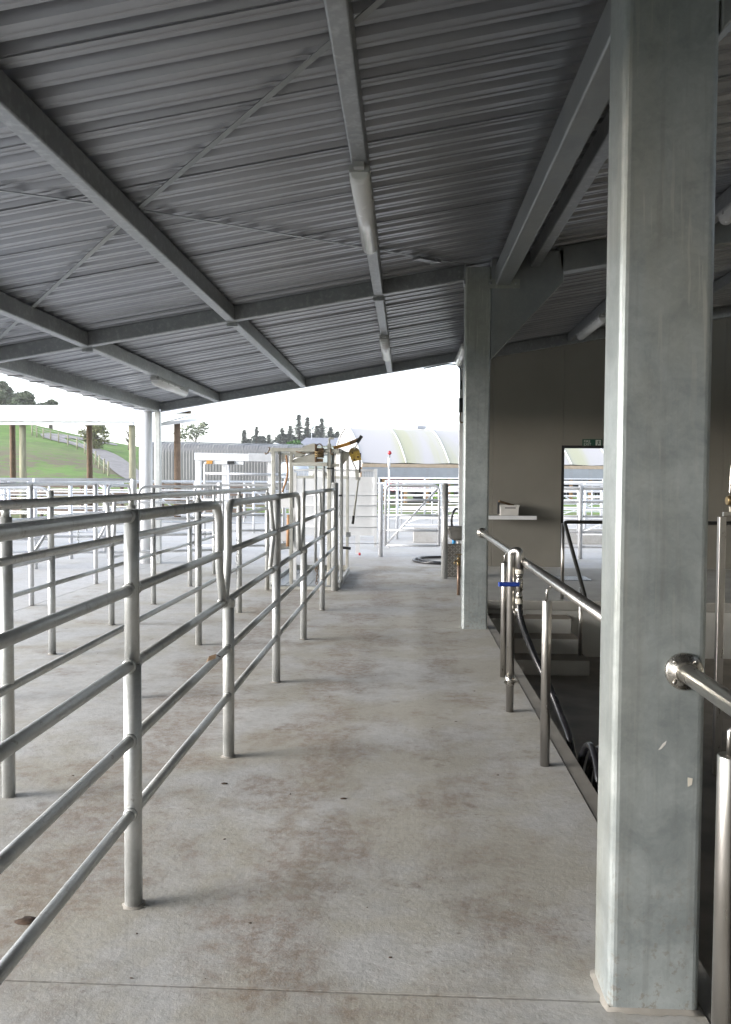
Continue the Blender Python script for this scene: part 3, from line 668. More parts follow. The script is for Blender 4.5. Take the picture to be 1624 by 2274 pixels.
swing_gate(X1, 5.911, 4.285, foot=4.20, label='upper swing gate hung on the second tall post, reaching toward the camera')
swing_gate(X1, 5.911, 7.13, foot=7.20, label='third upper swing gate of the walkway fence, beyond the second tall post')
swing_gate(X1, 9.245, 7.48, foot=7.245, label='upper swing gate hung on the third tall post of the walkway fence')
swing_gate(X1, 9.245, 10.78, 'last upper swing gate of the walkway fence, ending at the thick post by the crush')
for (yp, lab) in ((5.911, 'second'), (9.245, 'third')):
    t = thing('gate_stop_bar', 'bowed steel bar against the %s tall post of the walkway fence' % lab, 'bar', (X1, yp, 0.85))
    MB().tube(fillet([(X1 - 0.012, yp - 0.20, 1.352), (X1 - 0.012, yp - 0.075, 1.14), (X1 - 0.012, yp - 0.07, 1.06), (X1 - 0.012, yp - 0.21, 0.868)], 0.12, 7), 0.0165, 12).build('bar', 'galv', t)
    MB().lathe((X1, yp - 0.215, 0.856), [(0.021, -0.012), (0.027, -0.008), (0.027, 0.008), (0.021, 0.012)], 14, 'y').build('ring', 'galv', t)
# second line: tall posts with one continuous top rail
X2 = -1.86
def rail_fence(x, ys, label, rails, top, rp=0.030, rt=0.021, y0=None, y1=None, mat='galv', spigot=True, group=None, cat='fence'):
    t = thing('pipe_fence', label, cat, (x, ys[0], 0), group)
    for y in ys:
        p = MB().tube([(x, y, 0), (x, y, top - (0.055 if spigot else 0.0))], rp, 16).build('post', mat, t)
        if spigot: MB().tube([(x, y, top - 0.056), (x, y, top - 0.01)], rp * 0.6, 10).build('spigot', mat, p)
    a = ys[0] - 0.1 if y0 is None else y0; b = ys[-1] if y1 is None else y1
    MB().tube([(x, a, top), (x, b, top)], rt * 1.15, 14).build('top_rail', mat, t)
    for z in rails: MB().tube([(x + rp * 0.5, a, z), (x + rp * 0.5, b, z)], rt, 12).build('rail', mat, t)
    return t
rail_fence(X2, [1.9, 3.685, 5.42, 7.208, 9.012, 10.86], 'second galvanised fence parallel to the walkway, with an unbroken top rail', (0.52, 1.115), 1.375, y0=0.9)
# third line, short sleeves with gates
X3 = -3.0
sleeve_fence(X3, [5.3, 6.725, 8.127, 9.517, 11.163, 12.6], (6.725, 9.517, 12.6), 'third galvanised fence back from the walkway, with short posts and low rails', low=(0.60,), y_start=2.6)
g3 = 'white looking gates of the third fence'
swing_gate(X3, 6.725, 5.40, 'gate of the third fence nearest the left picture edge', group=g3, mat='galv_lit', rails=(0.83, 1.06, 1.29))
swing_gate(X3, 6.725, 8.04, 'gate of the third fence, second from the left picture edge', group=g3, mat='galv_lit', rails=(0.83, 1.06, 1.29))
swing_gate(X3, 9.517, 8.22, 'gate of the third fence, third from the left picture edge', group=g3, mat='galv_lit', rails=(0.83, 1.06, 1.29))
swing_gate(X3, 9.517, 11.07, 'gate of the third fence, fourth from the left picture edge', group=g3, mat='galv_lit', rails=(0.83, 1.06, 1.29))
# fourth line on the roof edge
t4 = rail_fence(-4.39, [7.4, 9.3, 11.29, 12.9], 'white pipe fence along the roof edge joint, with two slanting braces', (0.55, 1.02), 1.43, y0=5.5, y1=12.4, mat='galv_lit', spigot=False)
for y in (9.3, 11.29): MB().tube([(-4.36, y, 0.62), (-4.36, y + 0.62, 1.0)], 0.02, 10).build('brace', 'galv_lit', t4)
# hanging chains
def chain(p, n, label, group='loose gate chains', mat='beam', sc=1.0, drop=0.036):
    t = thing('gate_chain', label, 'chain', p, group)
    o = Vector(p)
    for k in range(n):
        c = o + Vector((0.006 * math.sin(k * 1.7), 0.006 * math.sin(k * 1.1), -drop * sc * k)); pts = []
        ax = Vector((1, 0, 0)) if k % 2 else Vector((0, 1, 0))
        for j in range(9):
            a = 2 * math.pi * j / 8; pts.append(c + ax * (0.011 * sc * math.cos(a)) + Vector((0, 0, 0.024 * sc * math.sin(a))))
        MB().tube(pts, 0.0042 * sc, 5, False).build('link', mat, t)
    return t
chain((-1.80, 8.6, 0.86), 12, 'rusty chain hanging on the second fence beside the crush')
chain((-0.98, 9.0, 0.60), 9, 'chain hanging at the third tall post of the walkway fence', mat='rust')
chain((-4.36, 10.6, 0.95), 12, 'chain hanging on the roof edge fence')

# ---------------------------------------------------------------- stainless handrail, wash valve and hoses
SX, SZ = 0.775, 0.975
def flange(mb, x, y, z, s):
    mb.lathe((x, y, z), [(0.052, 0.0), (0.052, s * 0.010), (0.047, s * 0.014), (0.032, s * 0.016), (0.031, s * 0.03)], 28, 'y')
def handrail(ya, yb, posts, label, fl):
    t = thing('handrail', label, 'handrail', (SX, ya, 0), 'stainless handrails along the pit')
    MB().tube([(SX, ya, SZ), (SX, yb, SZ)], 0.0255, 20).build('top_rail', 'steel', t)
    for y, s in fl:
        mb = MB(); flange(mb, SX, y, SZ, s); f = mb.build('flange', 'steel_flange', t)
        for k in range(4):
            a = math.pi / 4 + k * math.pi / 2
            MB().lathe((SX + 0.041 * math.cos(a), y + s * 0.012, SZ + 0.041 * math.sin(a)), [(0.006, 0), (0.006, s * 0.005), (0.003, s * 0.007)], 8, 'y').build('bolt', 'steel_flange', f)
    for (x, y) in posts:
        p = MB().tube([(x, y, 0), (x, y, 0.872), (x, y, 0.876)], [0.0255, 0.0255, 0.0235], 20).build('post', 'steel', t)
        MB().tube([(x, y, 0.87), (x, y, 0.93), (SX, y, SZ - 0.02)], 0.0065, 8).build('spigot', 'steel', p)
    return t
handrail(2.45, 8.18, [(0.745, 4.262), (0.76, 6.196)], 'stainless handrail between the two galvanised columns', [(8.18, -1)])
handrail(0.3, 2.27, [(0.745, 1.87)], 'stainless handrail running from the nearest column to the right picture edge', [(2.27, -1)])
wv = thing('wash_down_pipe', 'stainless stand pipe with hooked top and blue lever valve', 'pipe', (0.688, 5.259, 0))
MB().tube(fillet([(0.688, 5.259, 0), (0.688, 5.259, 1.045), (0.736, 5.225, 1.055), (0.736, 5.225, 0.93)], 0.035, 7), 0.0255, 18).build('stand_pipe', 'steel', wv)
cl = MB(); cl.lathe((0.688, 5.259, 0.205), [(0.027, -0.03), (0.031, -0.028), (0.031, 0.028), (0.027, 0.03)], 20); cl.box(0.648, 0.66, 5.235, 5.25, 0.19, 0.206); cl.box(0.716, 0.745, 5.235, 5.25, 0.19, 0.206)
cl.build('pipe_clamp', 'steel_flange', wv)
vb = MB().lathe((0.736, 5.225, 0), [(0.0235, 0.905), (0.0235, 0.885), (0.019, 0.88), (0.019, 0.868), (0.024, 0.862), (0.024, 0.80), (0.018, 0.794), (0.018, 0.775), (0.022, 0.77), (0.022, 0.745)][::-1], 10).build('ball_valve', 'steel_flange', wv)
MB().lathe((0.736, 5.225, 0), [(0.020, 0.690), (0.020, 0.71), (0.025, 0.714), (0.025, 0.742), (0.021, 0.745)], 16).build('nylon_union', 'nylon', wv)
MB().lathe((0.736, 5.225, 0), [(0.026, 0.904), (0.0268, 0.907), (0.0268, 0.928), (0.0255, 0.934)], 16).build('nylon_union', 'nylon', wv)
MB().bar((0.73, 5.19, 0.84), (0.60, 5.17, 0.842), 0.03, 0.028, 0.008).build('lever', 'blue', wv)
MB().tube([(0.736, 5.225, 0.835), (0.732, 5.19, 0.838)], 0.008, 8).build('lever_stem', 'steel_flange', wv)
wc = MB().lathe((0.736, 5.225, 0.672), [(0.024, -0.02), (0.027, -0.018), (0.027, 0.01), (0.024, 0.012)], 16).build('hose_clip', 'steel_flange', wv)
MB().tube([(0.70, 5.2, 0.67), (0.705, 5.2, 0.645), (0.775, 5.2, 0.645), (0.775, 5.2, 0.67)], 0.004, 6).build('hose_clip', 'steel_flange', wv)
hp = [(0.736, 5.225, 0.71), (0.748, 5.2, 0.60), (0.804, 5.16, 0.444), (0.861, 5.1, 0.318), (0.915, 5.0, 0.191), (0.952, 4.88, 0.079), (0.972, 4.76, 0.0), (0.985, 4.66, -0.14), (1.0, 4.55, -0.36), (1.03, 4.45, -0.58), (1.08, 4.3, -0.675)]
def smooth(pts, n=6):
    pts = [Vector(p) for p in pts]; o = []
    for k in range(len(pts) - 1):
        p0 = pts[max(0, k - 1)]; p1 = pts[k]; p2 = pts[k + 1]; p3 = pts[min(len(pts) - 1, k + 2)]
        for j in range(n):
            t = j / n; o.append(0.5 * ((2 * p1) + (p2 - p0) * t + (2 * p0 - 5 * p1 + 4 * p2 - p3) * t * t + (3 * p1 - p0 - 3 * p2 + p3) * t ** 3))
    o.append(pts[-1]); return o
tag(MB().tube(smooth(hp), 0.0215, 14).build('wash_hose', 'hose'), 'shiny black hose running from the blue lever valve down into the pit', 'hose')
hc = thing('hose_coil', 'coiled black hose hung on the pit wall beside the nearest column', 'hose', (1.03, 4.3, -0.2))
for k in range(4):
    c = Vector((0.962 + 0.045 * k, 4.30 - 0.02 * k, -0.18)); rr = 0.235 - 0.01 * (k % 2)
    MB().tube([c + Vector((0.06 * (math.sin(2 * math.pi * j / 28) * 0.5 + 0.5) * 0.6, rr * math.cos(2 * math.pi * j / 28), rr * 1.15 * math.sin(2 * math.pi * j / 28))) for j in range(29)], 0.02, 10, False).build('loop', 'hose', hc)
# stair handrail by the steps
sr = thing('stair_handrail', 'dark steel handrail bending down beside the pit steps', 'handrail', (2.02, 10.3, 0))
MB().tube(fillet([(5.6, 10.32, 0.985), (2.01, 10.32, 0.985), (2.05, 9.30, 0.20), (2.05, 9.22, 0.12), (2.05, 9.22, 0.06)], 0.05, 5), 0.024, 16).build('rail', 'black_steel', sr)
for (x, y, z0, z1) in ((2.0, 10.36, 0.0, 0.965), (2.04, 9.45, -0.52, 0.27), (3.7, 10.36, 0, 0.965)):
    MB().tube([(x, y, z0), (x, y, z1)], 0.022, 14).build('post', 'steel', sr)
# drain grate in the platform
gr = thing('drain_grate', 'slotted steel drain grate in the floor before the exit door', 'grate', (2.5, 12.5, 0))
MB().box(2.22, 2.80, 12.30, 12.82, 0.001, 0.004).build('drain_shade', 'dark', gr)  # flat dark sheet, the shade between the bars put into its colour
for k in range(15): MB().box(2.24 + 0.038 * k, 2.258 + 0.038 * k, 12.33, 12.79, 0.0045, 0.012).build('bar', 'beam', gr)
gm = MB(); gm.box(2.205, 2.219, 12.29, 12.83, 0.001, 0.013); gm.box(2.801, 2.815, 12.29, 12.83, 0.001, 0.013); gm.build('frame', 'beam', gr)
# shelf with crate on the end wall
sh = thing('wall_shelf', 'aluminium edged shelf fixed to the end wall beside the exit door', 'shelf', (1.7, 14.0, 0.86))
MB().box(1.25, 2.23, 13.86, 14.205, 0.885, 0.905).build('board', 'dark_frame', sh)
MB().box(1.25, 2.23, 13.845, 13.859, 0.842, 0.907).build('edge_trim', 'white_paint', sh)
ct = thing('plastic_crate', 'small white plastic crate on the wall shelf', 'crate', (1.8, 14.0, 0.906))
cb = MB(); cx0, cx1, cy0, cy1, cz0, cz1 = 1.62, 1.94, 13.90, 14.15, 0.908, 1.085
cb.prism([(cx0 + 0.02, cy0, cz0), (cx1 - 0.02, cy0, cz0), (cx1, cy0, cz1), (cx0, cy0, cz1)], (0, 0.008, 0)); cb.prism([(cx0 + 0.02, cy1, cz0), (cx1 - 0.02, cy1, cz0), (cx1, cy1, cz1), (cx0, cy1, cz1)], (0, 0.008, 0))
cb.box(cx0 + 0.006, cx0 + 0.016, cy0 + 0.009, cy1 - 0.001, cz0, cz1); cb.box(cx1 - 0.016, cx1 - 0.006, cy0 + 0.009, cy1 - 0.001, cz0, cz1); cb.box(cx0 + 0.02, cx1 - 0.02, cy0 + 0.01, cy1, cz0, cz0 + 0.008)
cb.build('tub', 'white_plastic', ct)
MB().box(cx0 - 0.008, cx1 + 0.008, cy0 - 0.01, cy0 - 0.001, cz1 - 0.02, cz1).build('rim', 'white_plastic', ct)
MB().box(1.70, 1.88, cy0 - 0.004, cy0 - 0.001, 1.03, 1.045).build('handle_slot', 'dark', ct)
rg = thing('brush', 'dark brush lying in the white crate on the shelf', 'brush', (1.72, 14.02, 1.1))
MB().bar((1.60, 13.98, 1.15), (1.86, 14.05, 1.075), 0.07, 0.035, 0.01).build('head', 'rust', rg); MB().bar((1.60, 14.0, 0.93), (1.60, 14.0, 1.16), 0.04, 0.03, 0.008).build('handle', 'dark', rg)
# fire exit sign
fs = thing('fire_exit_sign', 'green fire exit sign above the doorway in the end wall', 'sign', (3.05, 14.2, 2.10))
MB().box(3.05, 3.385, 14.195, 14.208, 2.105, 2.225).build('plate', 'green_sign', fs)
text_part('FIRE\nEXIT', 0.062, 'letter', fs, (0.022, -0.0062, 0.066), 0.82)
MB().box(3.275, 3.365, 14.1935, 14.1945, 2.118, 2.212).build('white_panel', 'letter', fs)
pg = MB()
for q in ([(3.30, 2.12), (3.31, 2.118), (3.322, 2.15), (3.312, 2.156)], [(3.322, 2.15), (3.345, 2.14), (3.348, 2.148), (3.325, 2.162)], [(3.312, 2.15), (3.326, 2.156), (3.332, 2.19), (3.318, 2.19)], [(3.295, 2.17), (3.318, 2.184), (3.318, 2.19), (3.29, 2.178)], [(3.33, 2.182), (3.35, 2.168), (3.354, 2.174), (3.332, 2.19)], [(3.325, 2.194), (3.335, 2.194), (3.335, 2.206), (3.325, 2.206)]):
    pg.prism([(a, 14.1925, b) for a, b in q], (0, 0.0007, 0))
pg.build('running_figure', 'green_sign', fs)
# milking gear glimpsed at the right picture edge
mg = thing('milk_line', 'stainless milk line coupling and cream bar at the right picture edge', 'pipe', (2.4, 6.0, 0))
MB().lathe((2.33, 6.0, 1.365), [(0.03, 0.0), (0.034, 0.01), (0.034, 0.06), (0.03, 0.065), (0.036, 0.07), (0.036, 0.12), (0.026, 0.17), (0.026, 1.6)], 18, 'x').build('coupling', 'brass', mg)
MB().bar((2.36, 6.02, 1.30), (4.0, 6.02, 1.30), 0.02, 0.04, 0.005).build('cream_bar', 'nylon', mg)
MB().bar((2.33, 6.06, 1.265), (4.0, 6.06, 1.265), 0.03, 0.03, 0.005).build('support_bar', 'steel', mg)
MB().bar((2.345, 6.12, -0.69), (2.345, 6.12, 1.24), 0.05, 0.05, 0.006, up=(0, 1, 0)).build('upright', 'steel', mg)
MB().tube(smooth([(2.35, 6.0, 1.40), (2.36, 6.0, 1.62), (2.39, 6.0, 1.72), (2.42, 6.0, 1.62), (2.37, 6.0, 1.45)], 6), 0.005, 6).build('wire_loop', 'steel', mg)
chain((2.43, 6.0, 1.22), 13, 'dark chain hanging below the milk line at the right picture edge', group='chains in the pit', mat='dark', sc=1.3)

# ---------------------------------------------------------------- cattle crush between the first two fences
cr_ = thing('cattle_crush', 'cream steel cattle crush with yellow winch lever and slotted floor', 'cattle crush', (-1.4, 11.0, 0))
def cbar(nm, a, b, w=0.05, h=0.05, mat='cream_paint', par=None, up=(0, 1, 0)): return MB().bar(a, b, w, h, 0.006, up=up).build(nm, mat, par or cr_)
CY = 11.0
cbar('upright', (-1.80, CY, 0.06), (-1.80, CY, 1.935)); cbar('upright', (-1.56, CY + 0.06, 0.06), (-1.56, CY + 0.06, 1.87), 0.045, 0.045)
cbar('upright', (-1.035, CY, 0.06), (-1.035, CY, 1.99), 0.05, 0.05); cbar('upright', (-0.893, CY + 0.3, 0.05), (-0.893, CY + 0.3, 1.92), 0.04, 0.05, 'galv')
MB().tube([(-1.715, CY + 0.02, 0.06), (-1.715, CY + 0.02, 1.88)], 0.018, 12).build('bar', 'galv', cr_)
MB().tube([(-0.985, CY + 0.02, 0.06), (-0.985, CY + 0.02, 1.86)], 0.022, 12).build('bar', 'galv', cr_)
cbar('top_beam', (-1.775, CY - 0.01, 1.905), (-1.22, CY - 0.01, 1.905), 0.05, 0.05, up=(0, 0, 1)); cbar('top_beam', (-1.12, CY - 0.01, 1.895), (-0.90, CY - 0.01, 1.895), 0.045, 0.05, up=(0, 0, 1))
cbar('cross_beam', (-1.55, CY - 0.01, 1.71), (-1.06, CY - 0.01, 1.71), 0.05, 0.05, up=(0, 0, 1)); cbar('cross_beam', (-1.01, CY + 0.02, 1.70), (-0.90, CY + 0.02, 1.70), 0.05, 0.045, up=(0, 0, 1))
# plate with a curved edge behind the winch, gussets
arc = [(-1.20, CY + 0.05, 1.735)] + [(-1.20 - 0.34 * math.sin(a), CY + 0.05, 1.735 + 0.265 * math.cos(a)) for a in [R(6 * k) for k in range(1, 16)]]
MB().prism(arc, (0, 0.008, 0)).build('curved_plate', 'cream_paint', cr_)
MB().prism([(-1.695, CY + 0.03, 1.86), (-1.59, CY + 0.03, 1.86), (-1.63, CY + 0.03, 1.80), (-1.69, CY + 0.03, 1.74)], (0, 0.008, 0)).build('gusset', 'cream_paint', cr_)
MB().prism([(-0.885, CY + 0.28, 1.90), (-0.76, CY + 0.28, 1.89), (-0.80, CY + 0.28, 1.80), (-0.885, CY + 0.28, 1.69)], (0, 0.008, 0)).build('gusset', 'cream_paint', cr_)
wm = MB().box(-1.225, -1.205, CY - 0.07, CY + 0.04, 1.74, 1.985).build('winch_cheek', 'rust', cr_)
MB().box(-1.20, -1.11, CY - 0.05, CY + 0.03, 1.80, 1.93).build('winch_box', 'rust', cr_); MB().box(-1.20, -1.12, CY - 0.06, CY + 0.02, 1.742, 1.79).build('winch_base', 'rust', cr_)
MB().tube([(-1.165 + 0.04 * math.cos(a), CY - 0.055, 1.945 + 0.04 * math.sin(a)) for a in [2 * math.pi * k / 16 for k in range(17)]], 0.008, 8, False).build('drum_ring', 'rust', cr_)
for z in (1.845, 1.875, 1.82): MB().tube([(-1.225, CY - 0.075, z), (-1.105, CY - 0.075, z)], 0.007, 8).build('spindle', 'brass', cr_)
MB().tube([(-1.525, CY - 0.03, 1.775), (-1.36, CY - 0.04, 1.835)], 0.008, 8).build('slide_rod', 'galv', cr_); MB().tube([(-1.36, CY - 0.04, 1.835), (-1.225, CY - 0.04, 1.87)], 0.015, 8).build('slide_tube', 'beam', cr_)
MB().tube([(-1.49, CY - 0.03, 1.885), (-1.31, CY - 0.04, 1.84)], 0.006, 8).build('slide_rod', 'rust', cr_)
cbar('stub_post', (-1.035, CY - 0.001, 1.992), (-1.035, CY - 0.001, 2.06), 0.026, 0.026); MB().bar((-1.04, CY, 2.065), (-0.975, CY, 2.06), 0.02, 0.025).build('pulley_arm', 'cream_paint', cr_)
# yellow operating lever and linkage
lv = MB().bar((-0.985, CY + 0.1, 1.935), (-0.76, CY + 0.1, 2.0), 0.025, 0.045, 0.004).build('lever_arm', 'orange_paint', cr_)
MB().bar((-0.80, CY + 0.12, 1.99), (-0.625, CY + 0.12, 2.06), 0.03, 0.05, 0.004).build('lever_arm', 'rust', cr_)
MB().bar((-0.665, CY + 0.12, 2.01), (-0.60, CY + 0.12, 2.105), 0.035, 0.045, 0.004).build('lever_end', 'dark', cr_)
MB().lathe((-0.70, CY + 0.13, 1.875), [(0.075, 0.0), (0.075, -0.02), (0.06, -0.024)], 20, 'y').build('pivot_disc', 'brass', cr_)
MB().bar((-0.70, CY + 0.115, 1.92), (-0.66, CY + 0.115, 2.0), 0.045, 0.015).build('link', 'cream_paint', cr_)
yc = Vector((-0.685, CY + 0.09, 1.825)); pts = []
for k in range(4):
    a = R(60 + 90 * k); pts.append(yc + Vector((0.098 * math.cos(a), 0, 0.092 * math.sin(a))))
yp = MB().prism(pts, (0, 0.012, 0)).build('yellow_plate', 'yellow', cr_)
for dx, dz in ((-0.04, 0.045), (0.035, -0.01), (-0.015, -0.045)): MB().lathe((yc.x + dx, yc.y - 0.001, yc.z + dz), [(0.013, 0), (0.013, -0.008), (0.006, -0.012)], 8, 'y').build('bolt', 'rust', yp)
MB().bar((-0.735, CY + 0.1, 1.775), (-0.66, CY + 0.1, 1.62), 0.03, 0.016).build('link', 'cream_paint', cr_); MB().bar((-0.62, CY + 0.12, 1.87), (-0.625, CY + 0.12, 1.60), 0.025, 0.016).build('link', 'dark', cr_)
MB().bar((-0.665, CY + 0.1, 1.64), (-0.655, CY + 0.1, 1.50), 0.05, 0.02).build('link', 'cream_paint', cr_); MB().bar((-0.66, CY + 0.1, 1.52), (-0.615, CY + 0.1, 1.515), 0.04, 0.04).build('clevis', 'galv', cr_)
MB().tube([(-0.64, CY + 0.08, 1.52), (-0.70, CY + 0.02, 1.0)], [0.011, 0.014], 10).build('handle', 'cream_paint', cr_); MB().tube([(-0.70, CY + 0.02, 1.01), (-0.712, CY + 0.01, 0.90)], 0.018, 10).build('hand_grip', 'dark', cr_)
# floor pan with ribs, kick plates
MB().box(-1.86, -0.93, CY - 0.03, 13.05, 0.0, 0.035).build('floor_pan', 'cream_paint', cr_)
for i in range(5):
    for j in range(7):
        MB().box(-1.80 + 0.163 * i, -1.645 + 0.163 * i, CY + 0.03 + 0.285 * j, CY + 0.305 + 0.285 * j, 0.0355, 0.048).build('floor_plate', 'beam', cr_, bevel=0.004)
MB().bar((-1.86, 13.06, 0.06), (-0.93, 13.06, 0.06), 0.04, 0.12, 0.004).build('sill', 'cream_paint', cr_); MB().bar((-1.845, CY, 0.06), (-1.845, 13.0, 0.06), 0.02, 0.07).build('side_sill', 'galv', cr_)
MB().bar((-0.90, CY + 0.02, 0.05), (-0.90, 13.0, 0.05), 0.03, 0.09).build('side_sill', 'galv', cr_)
# rear bail gate with vertical bars
for x, z1 in ((-1.79, 1.52), (-1.63, 1.53), (-1.44, 1.74), (-1.31, 1.74), (-1.17, 1.53)): MB().tube([(x, 13.0, 0.06), (x, 13.0, z1)], 0.024, 12).build('bail_bar', 'galv', cr_)
cbar('bail_head', (-1.85, 13.0, 1.54), (-1.47, 13.0, 1.54), 0.03, 0.04, up=(0, 0, 1)); cbar('bail_head', (-1.28, 13.0, 1.54), (-0.92, 13.0, 1.54), 0.03, 0.04, up=(0, 0, 1))
MB().prism([(-1.50, 13.0, 1.565), (-1.44, 13.0, 1.565), (-1.44, 13.0, 1.64)], (0, 0.006, 0)).build('gusset', 'cream_paint', cr_); MB().prism([(-1.31, 13.0, 1.565), (-1.22, 13.0, 1.565), (-1.31, 13.0, 1.66)], (0, 0.006, 0)).build('gusset', 'cream_paint', cr_)
cbar('rear_upright', (-1.85, 13.03, 0.06), (-1.85, 13.03, 1.95), 0.05, 0.05); cbar('rear_upright', (-0.93, 13.03, 0.06), (-0.93, 13.03, 1.95), 0.045, 0.05); cbar('rear_beam', (-1.85, 13.03, 1.93), (-0.93, 13.03, 1.93), 0.05, 0.05, up=(0, 0, 1))
for x in (-1.845, -0.905):
    for z in (1.90,): MB().bar((x, CY + 0.03, z), (x, 13.0, z), 0.04, 0.05).build('side_beam', 'cream_paint', cr_)
MB().bar((-0.875, CY + 0.32, 0.06), (-0.875, CY + 0.32, 1.85), 0.012, 0.03, up=(0, 1, 0)).build('side_frame', 'galv', cr_); MB().bar((-0.905, CY + 0.36, 0.06), (-0.905, CY + 0.36, 1.5), 0.03, 0.02, up=(0, 1, 0)).build('side_frame', 'galv', cr_)
# side panels seen through the bars
MB().box(-1.83, -1.58, CY + 0.5, CY + 0.52, 1.10, 1.31).build('side_panel', 'white_paint', cr_); MB().box(-1.83, -1.58, CY + 0.5, CY + 0.52, 0.62, 0.82).build('side_panel', 'galv_lit', cr_)
MB().bar((-1.80, CY + 0.5, 0.54), (-1.50, CY + 0.75, 0.56), 0.06, 0.09, 0.01).build('kick_bar', 'galv', cr_); MB().box(-1.60, -1.55, CY + 0.50, CY + 0.53, 0.06, 1.6).build('slide_gate_post', 'white_paint', cr_)
MB().tube(smooth([(-1.62, CY - 0.02, 1.83), (-1.60, CY - 0.03, 1.65), (-1.61, CY - 0.03, 1.52), (-1.65, CY - 0.02, 1.40), (-1.675, CY - 0.02, 1.33)]), 0.014, 8).build('strap', 'sling', cr_)
MB().tube([(-1.65, CY + 0.45, 1.0), (-1.66, CY + 0.45, 0.55)], 0.03, 8).build('strap', 'sling', cr_)
MB().tube(fillet([(-1.86, CY - 0.03, 1.94), (-1.84, CY - 0.03, 1.92), (-1.87, CY - 0.05, 1.86), (-1.90, CY - 0.05, 1.84), (-1.905, CY - 0.05, 1.87)], 0.02, 3), 0.008, 7).build('hook', 'rust', cr_)
MB().tube(fillet([(-1.01, CY - 0.04, 1.93), (-1.01, CY - 0.04, 1.85), (-0.985, CY - 0.04, 1.84), (-0.98, CY - 0.04, 1.87)], 0.015, 3), 0.009, 7).build('hook', 'rust', cr_)
MB().box(-1.065, -0.97, CY - 0.04, CY - 0.026, 1.645, 1.665).build('rubber_band', 'dark', cr_); MB().box(-0.925, -0.88, CY + 0.26, CY + 0.272, 1.27, 1.295).build('rubber_band', 'dark', cr_)
MB().tube([(-0.95, CY, 1.96), (-0.95, CY, 1.5), (-0.915, CY, 1.30), (-0.92, CY, 1.18)], 0.004, 6).build('pull_cord', 'rust', cr_)
MB().box(-0.87, -0.80, 11.9, 11.92, 0.66, 0.73).build('latch_plate', 'beam', cr_); MB().bar((-0.93, 11.95, 0.50), (-0.80, 11.95, 0.485), 0.05, 0.04, 0.012).build('foot_bar_grip', 'dark', cr_)
chain((-0.905, CY + 0.2, 1.20), 8, 'small chain hanging from the right side of the crush', group='crush chains', sc=0.8)

# ---------------------------------------------------------------- wash corner: post, basin, checker plate box, tap, hoses
gp = thing('gate_post', 'thick galvanised post standing before the basin', 'post', (0.605, 12.4, 0))
MB().tube([(0.605, 12.4, 0), (0.605, 12.4, 1.44)], 0.05, 20).build('pipe', 'galv', gp); MB().lathe((0.605, 12.4, 1.44), [(0.05, -0.002), (0.048, 0.012), (0.02, 0.018)], 20).build('cap', 'galv', gp)
bs = thing('wash_basin', 'stainless wash basin on a bracket above the checker plate box', 'basin', (0.80, 12.62, 0.55))
def bowl():
    mb = MB(); o = Vector((0.81, 12.62, 0)); sg = 24; prof = [(1.0, 0.785), (1.0, 0.74), (0.93, 0.735), (0.86, 0.70), (0.66, 0.61), (0.4, 0.575), (0.1, 0.57)]
    inner = [(0.1, 0.585), (0.4, 0.59), (0.62, 0.62), (0.82, 0.70), (0.9, 0.775), (1.0, 0.785)]
    full = prof + inner
    for r_, z in full:
        for j in range(sg):
            a = 2 * math.pi * j / sg; ca, sa = math.cos(a), math.sin(a); ex = 0.55
            mb.v.append((o.x + 0.185 * r_ * math.copysign(abs(ca) ** ex, ca), o.y + 0.16 * r_ * math.copysign(abs(sa) ** ex, sa), z))
    for k in range(len(full) - 1):
        for j in range(sg): mb.f.append((k * sg + j, (k + 1) * sg + j, (k + 1) * sg + (j + 1) % sg, k * sg + (j + 1) % sg)); mb.sm.append(True)
    return mb
bowl().build('bowl', 'steel', bs)
MB().tube([(0.93, 12.75, 0), (0.93, 12.75, 0.75)], 0.02, 12).build('stand', 'galv', bs); MB().tube([(0.83, 12.62, 0.57), (0.83, 12.62, 0.515)], 0.02, 12).build('waste', 'white_plastic', bs)
tb = thing('checker_plate_box', 'raised diamond aluminium checker plate box on the floor', 'box', (0.74, 12.75, 0))
MB().box(0.615, 0.875, 12.60, 12.9, 0.0, 0.505).build('body', 'checker', tb, bevel=0.006)
MB().box(0.61, 0.88, 12.595, 12.905, 0.505, 0.518).build('lid', 'checker', tb, bevel=0.003)
for i in range(6):
    for j in range(12):
        cx, cz = 0.638 + i * 0.042, 0.03 + j * 0.041; s = 1 if (i + j) % 2 else -1
        d = Vector((0.021 * s, 0, 0.021)); p = Vector((0.008 * s, 0, -0.008)); c = Vector((cx, 12.5995, cz))
        MB().prism([c - d, c + p, c + d, c - p], (0, -0.0025, 0)).build('tread_bar', 'steel', tb)
bo = thing('spray_bottle', 'small blue bottle standing on the checker plate box', 'bottle', (0.765, 12.66, 0.518))
MB().lathe((0.765, 12.66, 0.518), [(0.028, 0.0), (0.03, 0.006), (0.03, 0.095), (0.022, 0.112), (0.013, 0.118), (0.013, 0.135)], 18).build('body', 'cyan', bo); MB().lathe((0.765, 12.66, 0.653), [(0.015, 0), (0.015, 0.016), (0.008, 0.02)], 12).build('cap', 'cyan', bo)
tp = thing('water_tap', 'copper water pipe with brass tap rising from the floor by the far column', 'tap', (0.705, 10.62, 0))
MB().tube([(0.705, 10.62, 0), (0.705, 10.62, 0.40)], 0.02, 12).build('pipe', 'copper', tp)
MB().lathe((0.705, 10.62, 0), [(0.022, 0.39), (0.026, 0.395), (0.026, 0.43), (0.018, 0.44), (0.018, 0.47), (0.024, 0.475), (0.024, 0.49), (0.008, 0.50), (0.008, 0.53)], 14).build('tap_body', 'brass', tp)
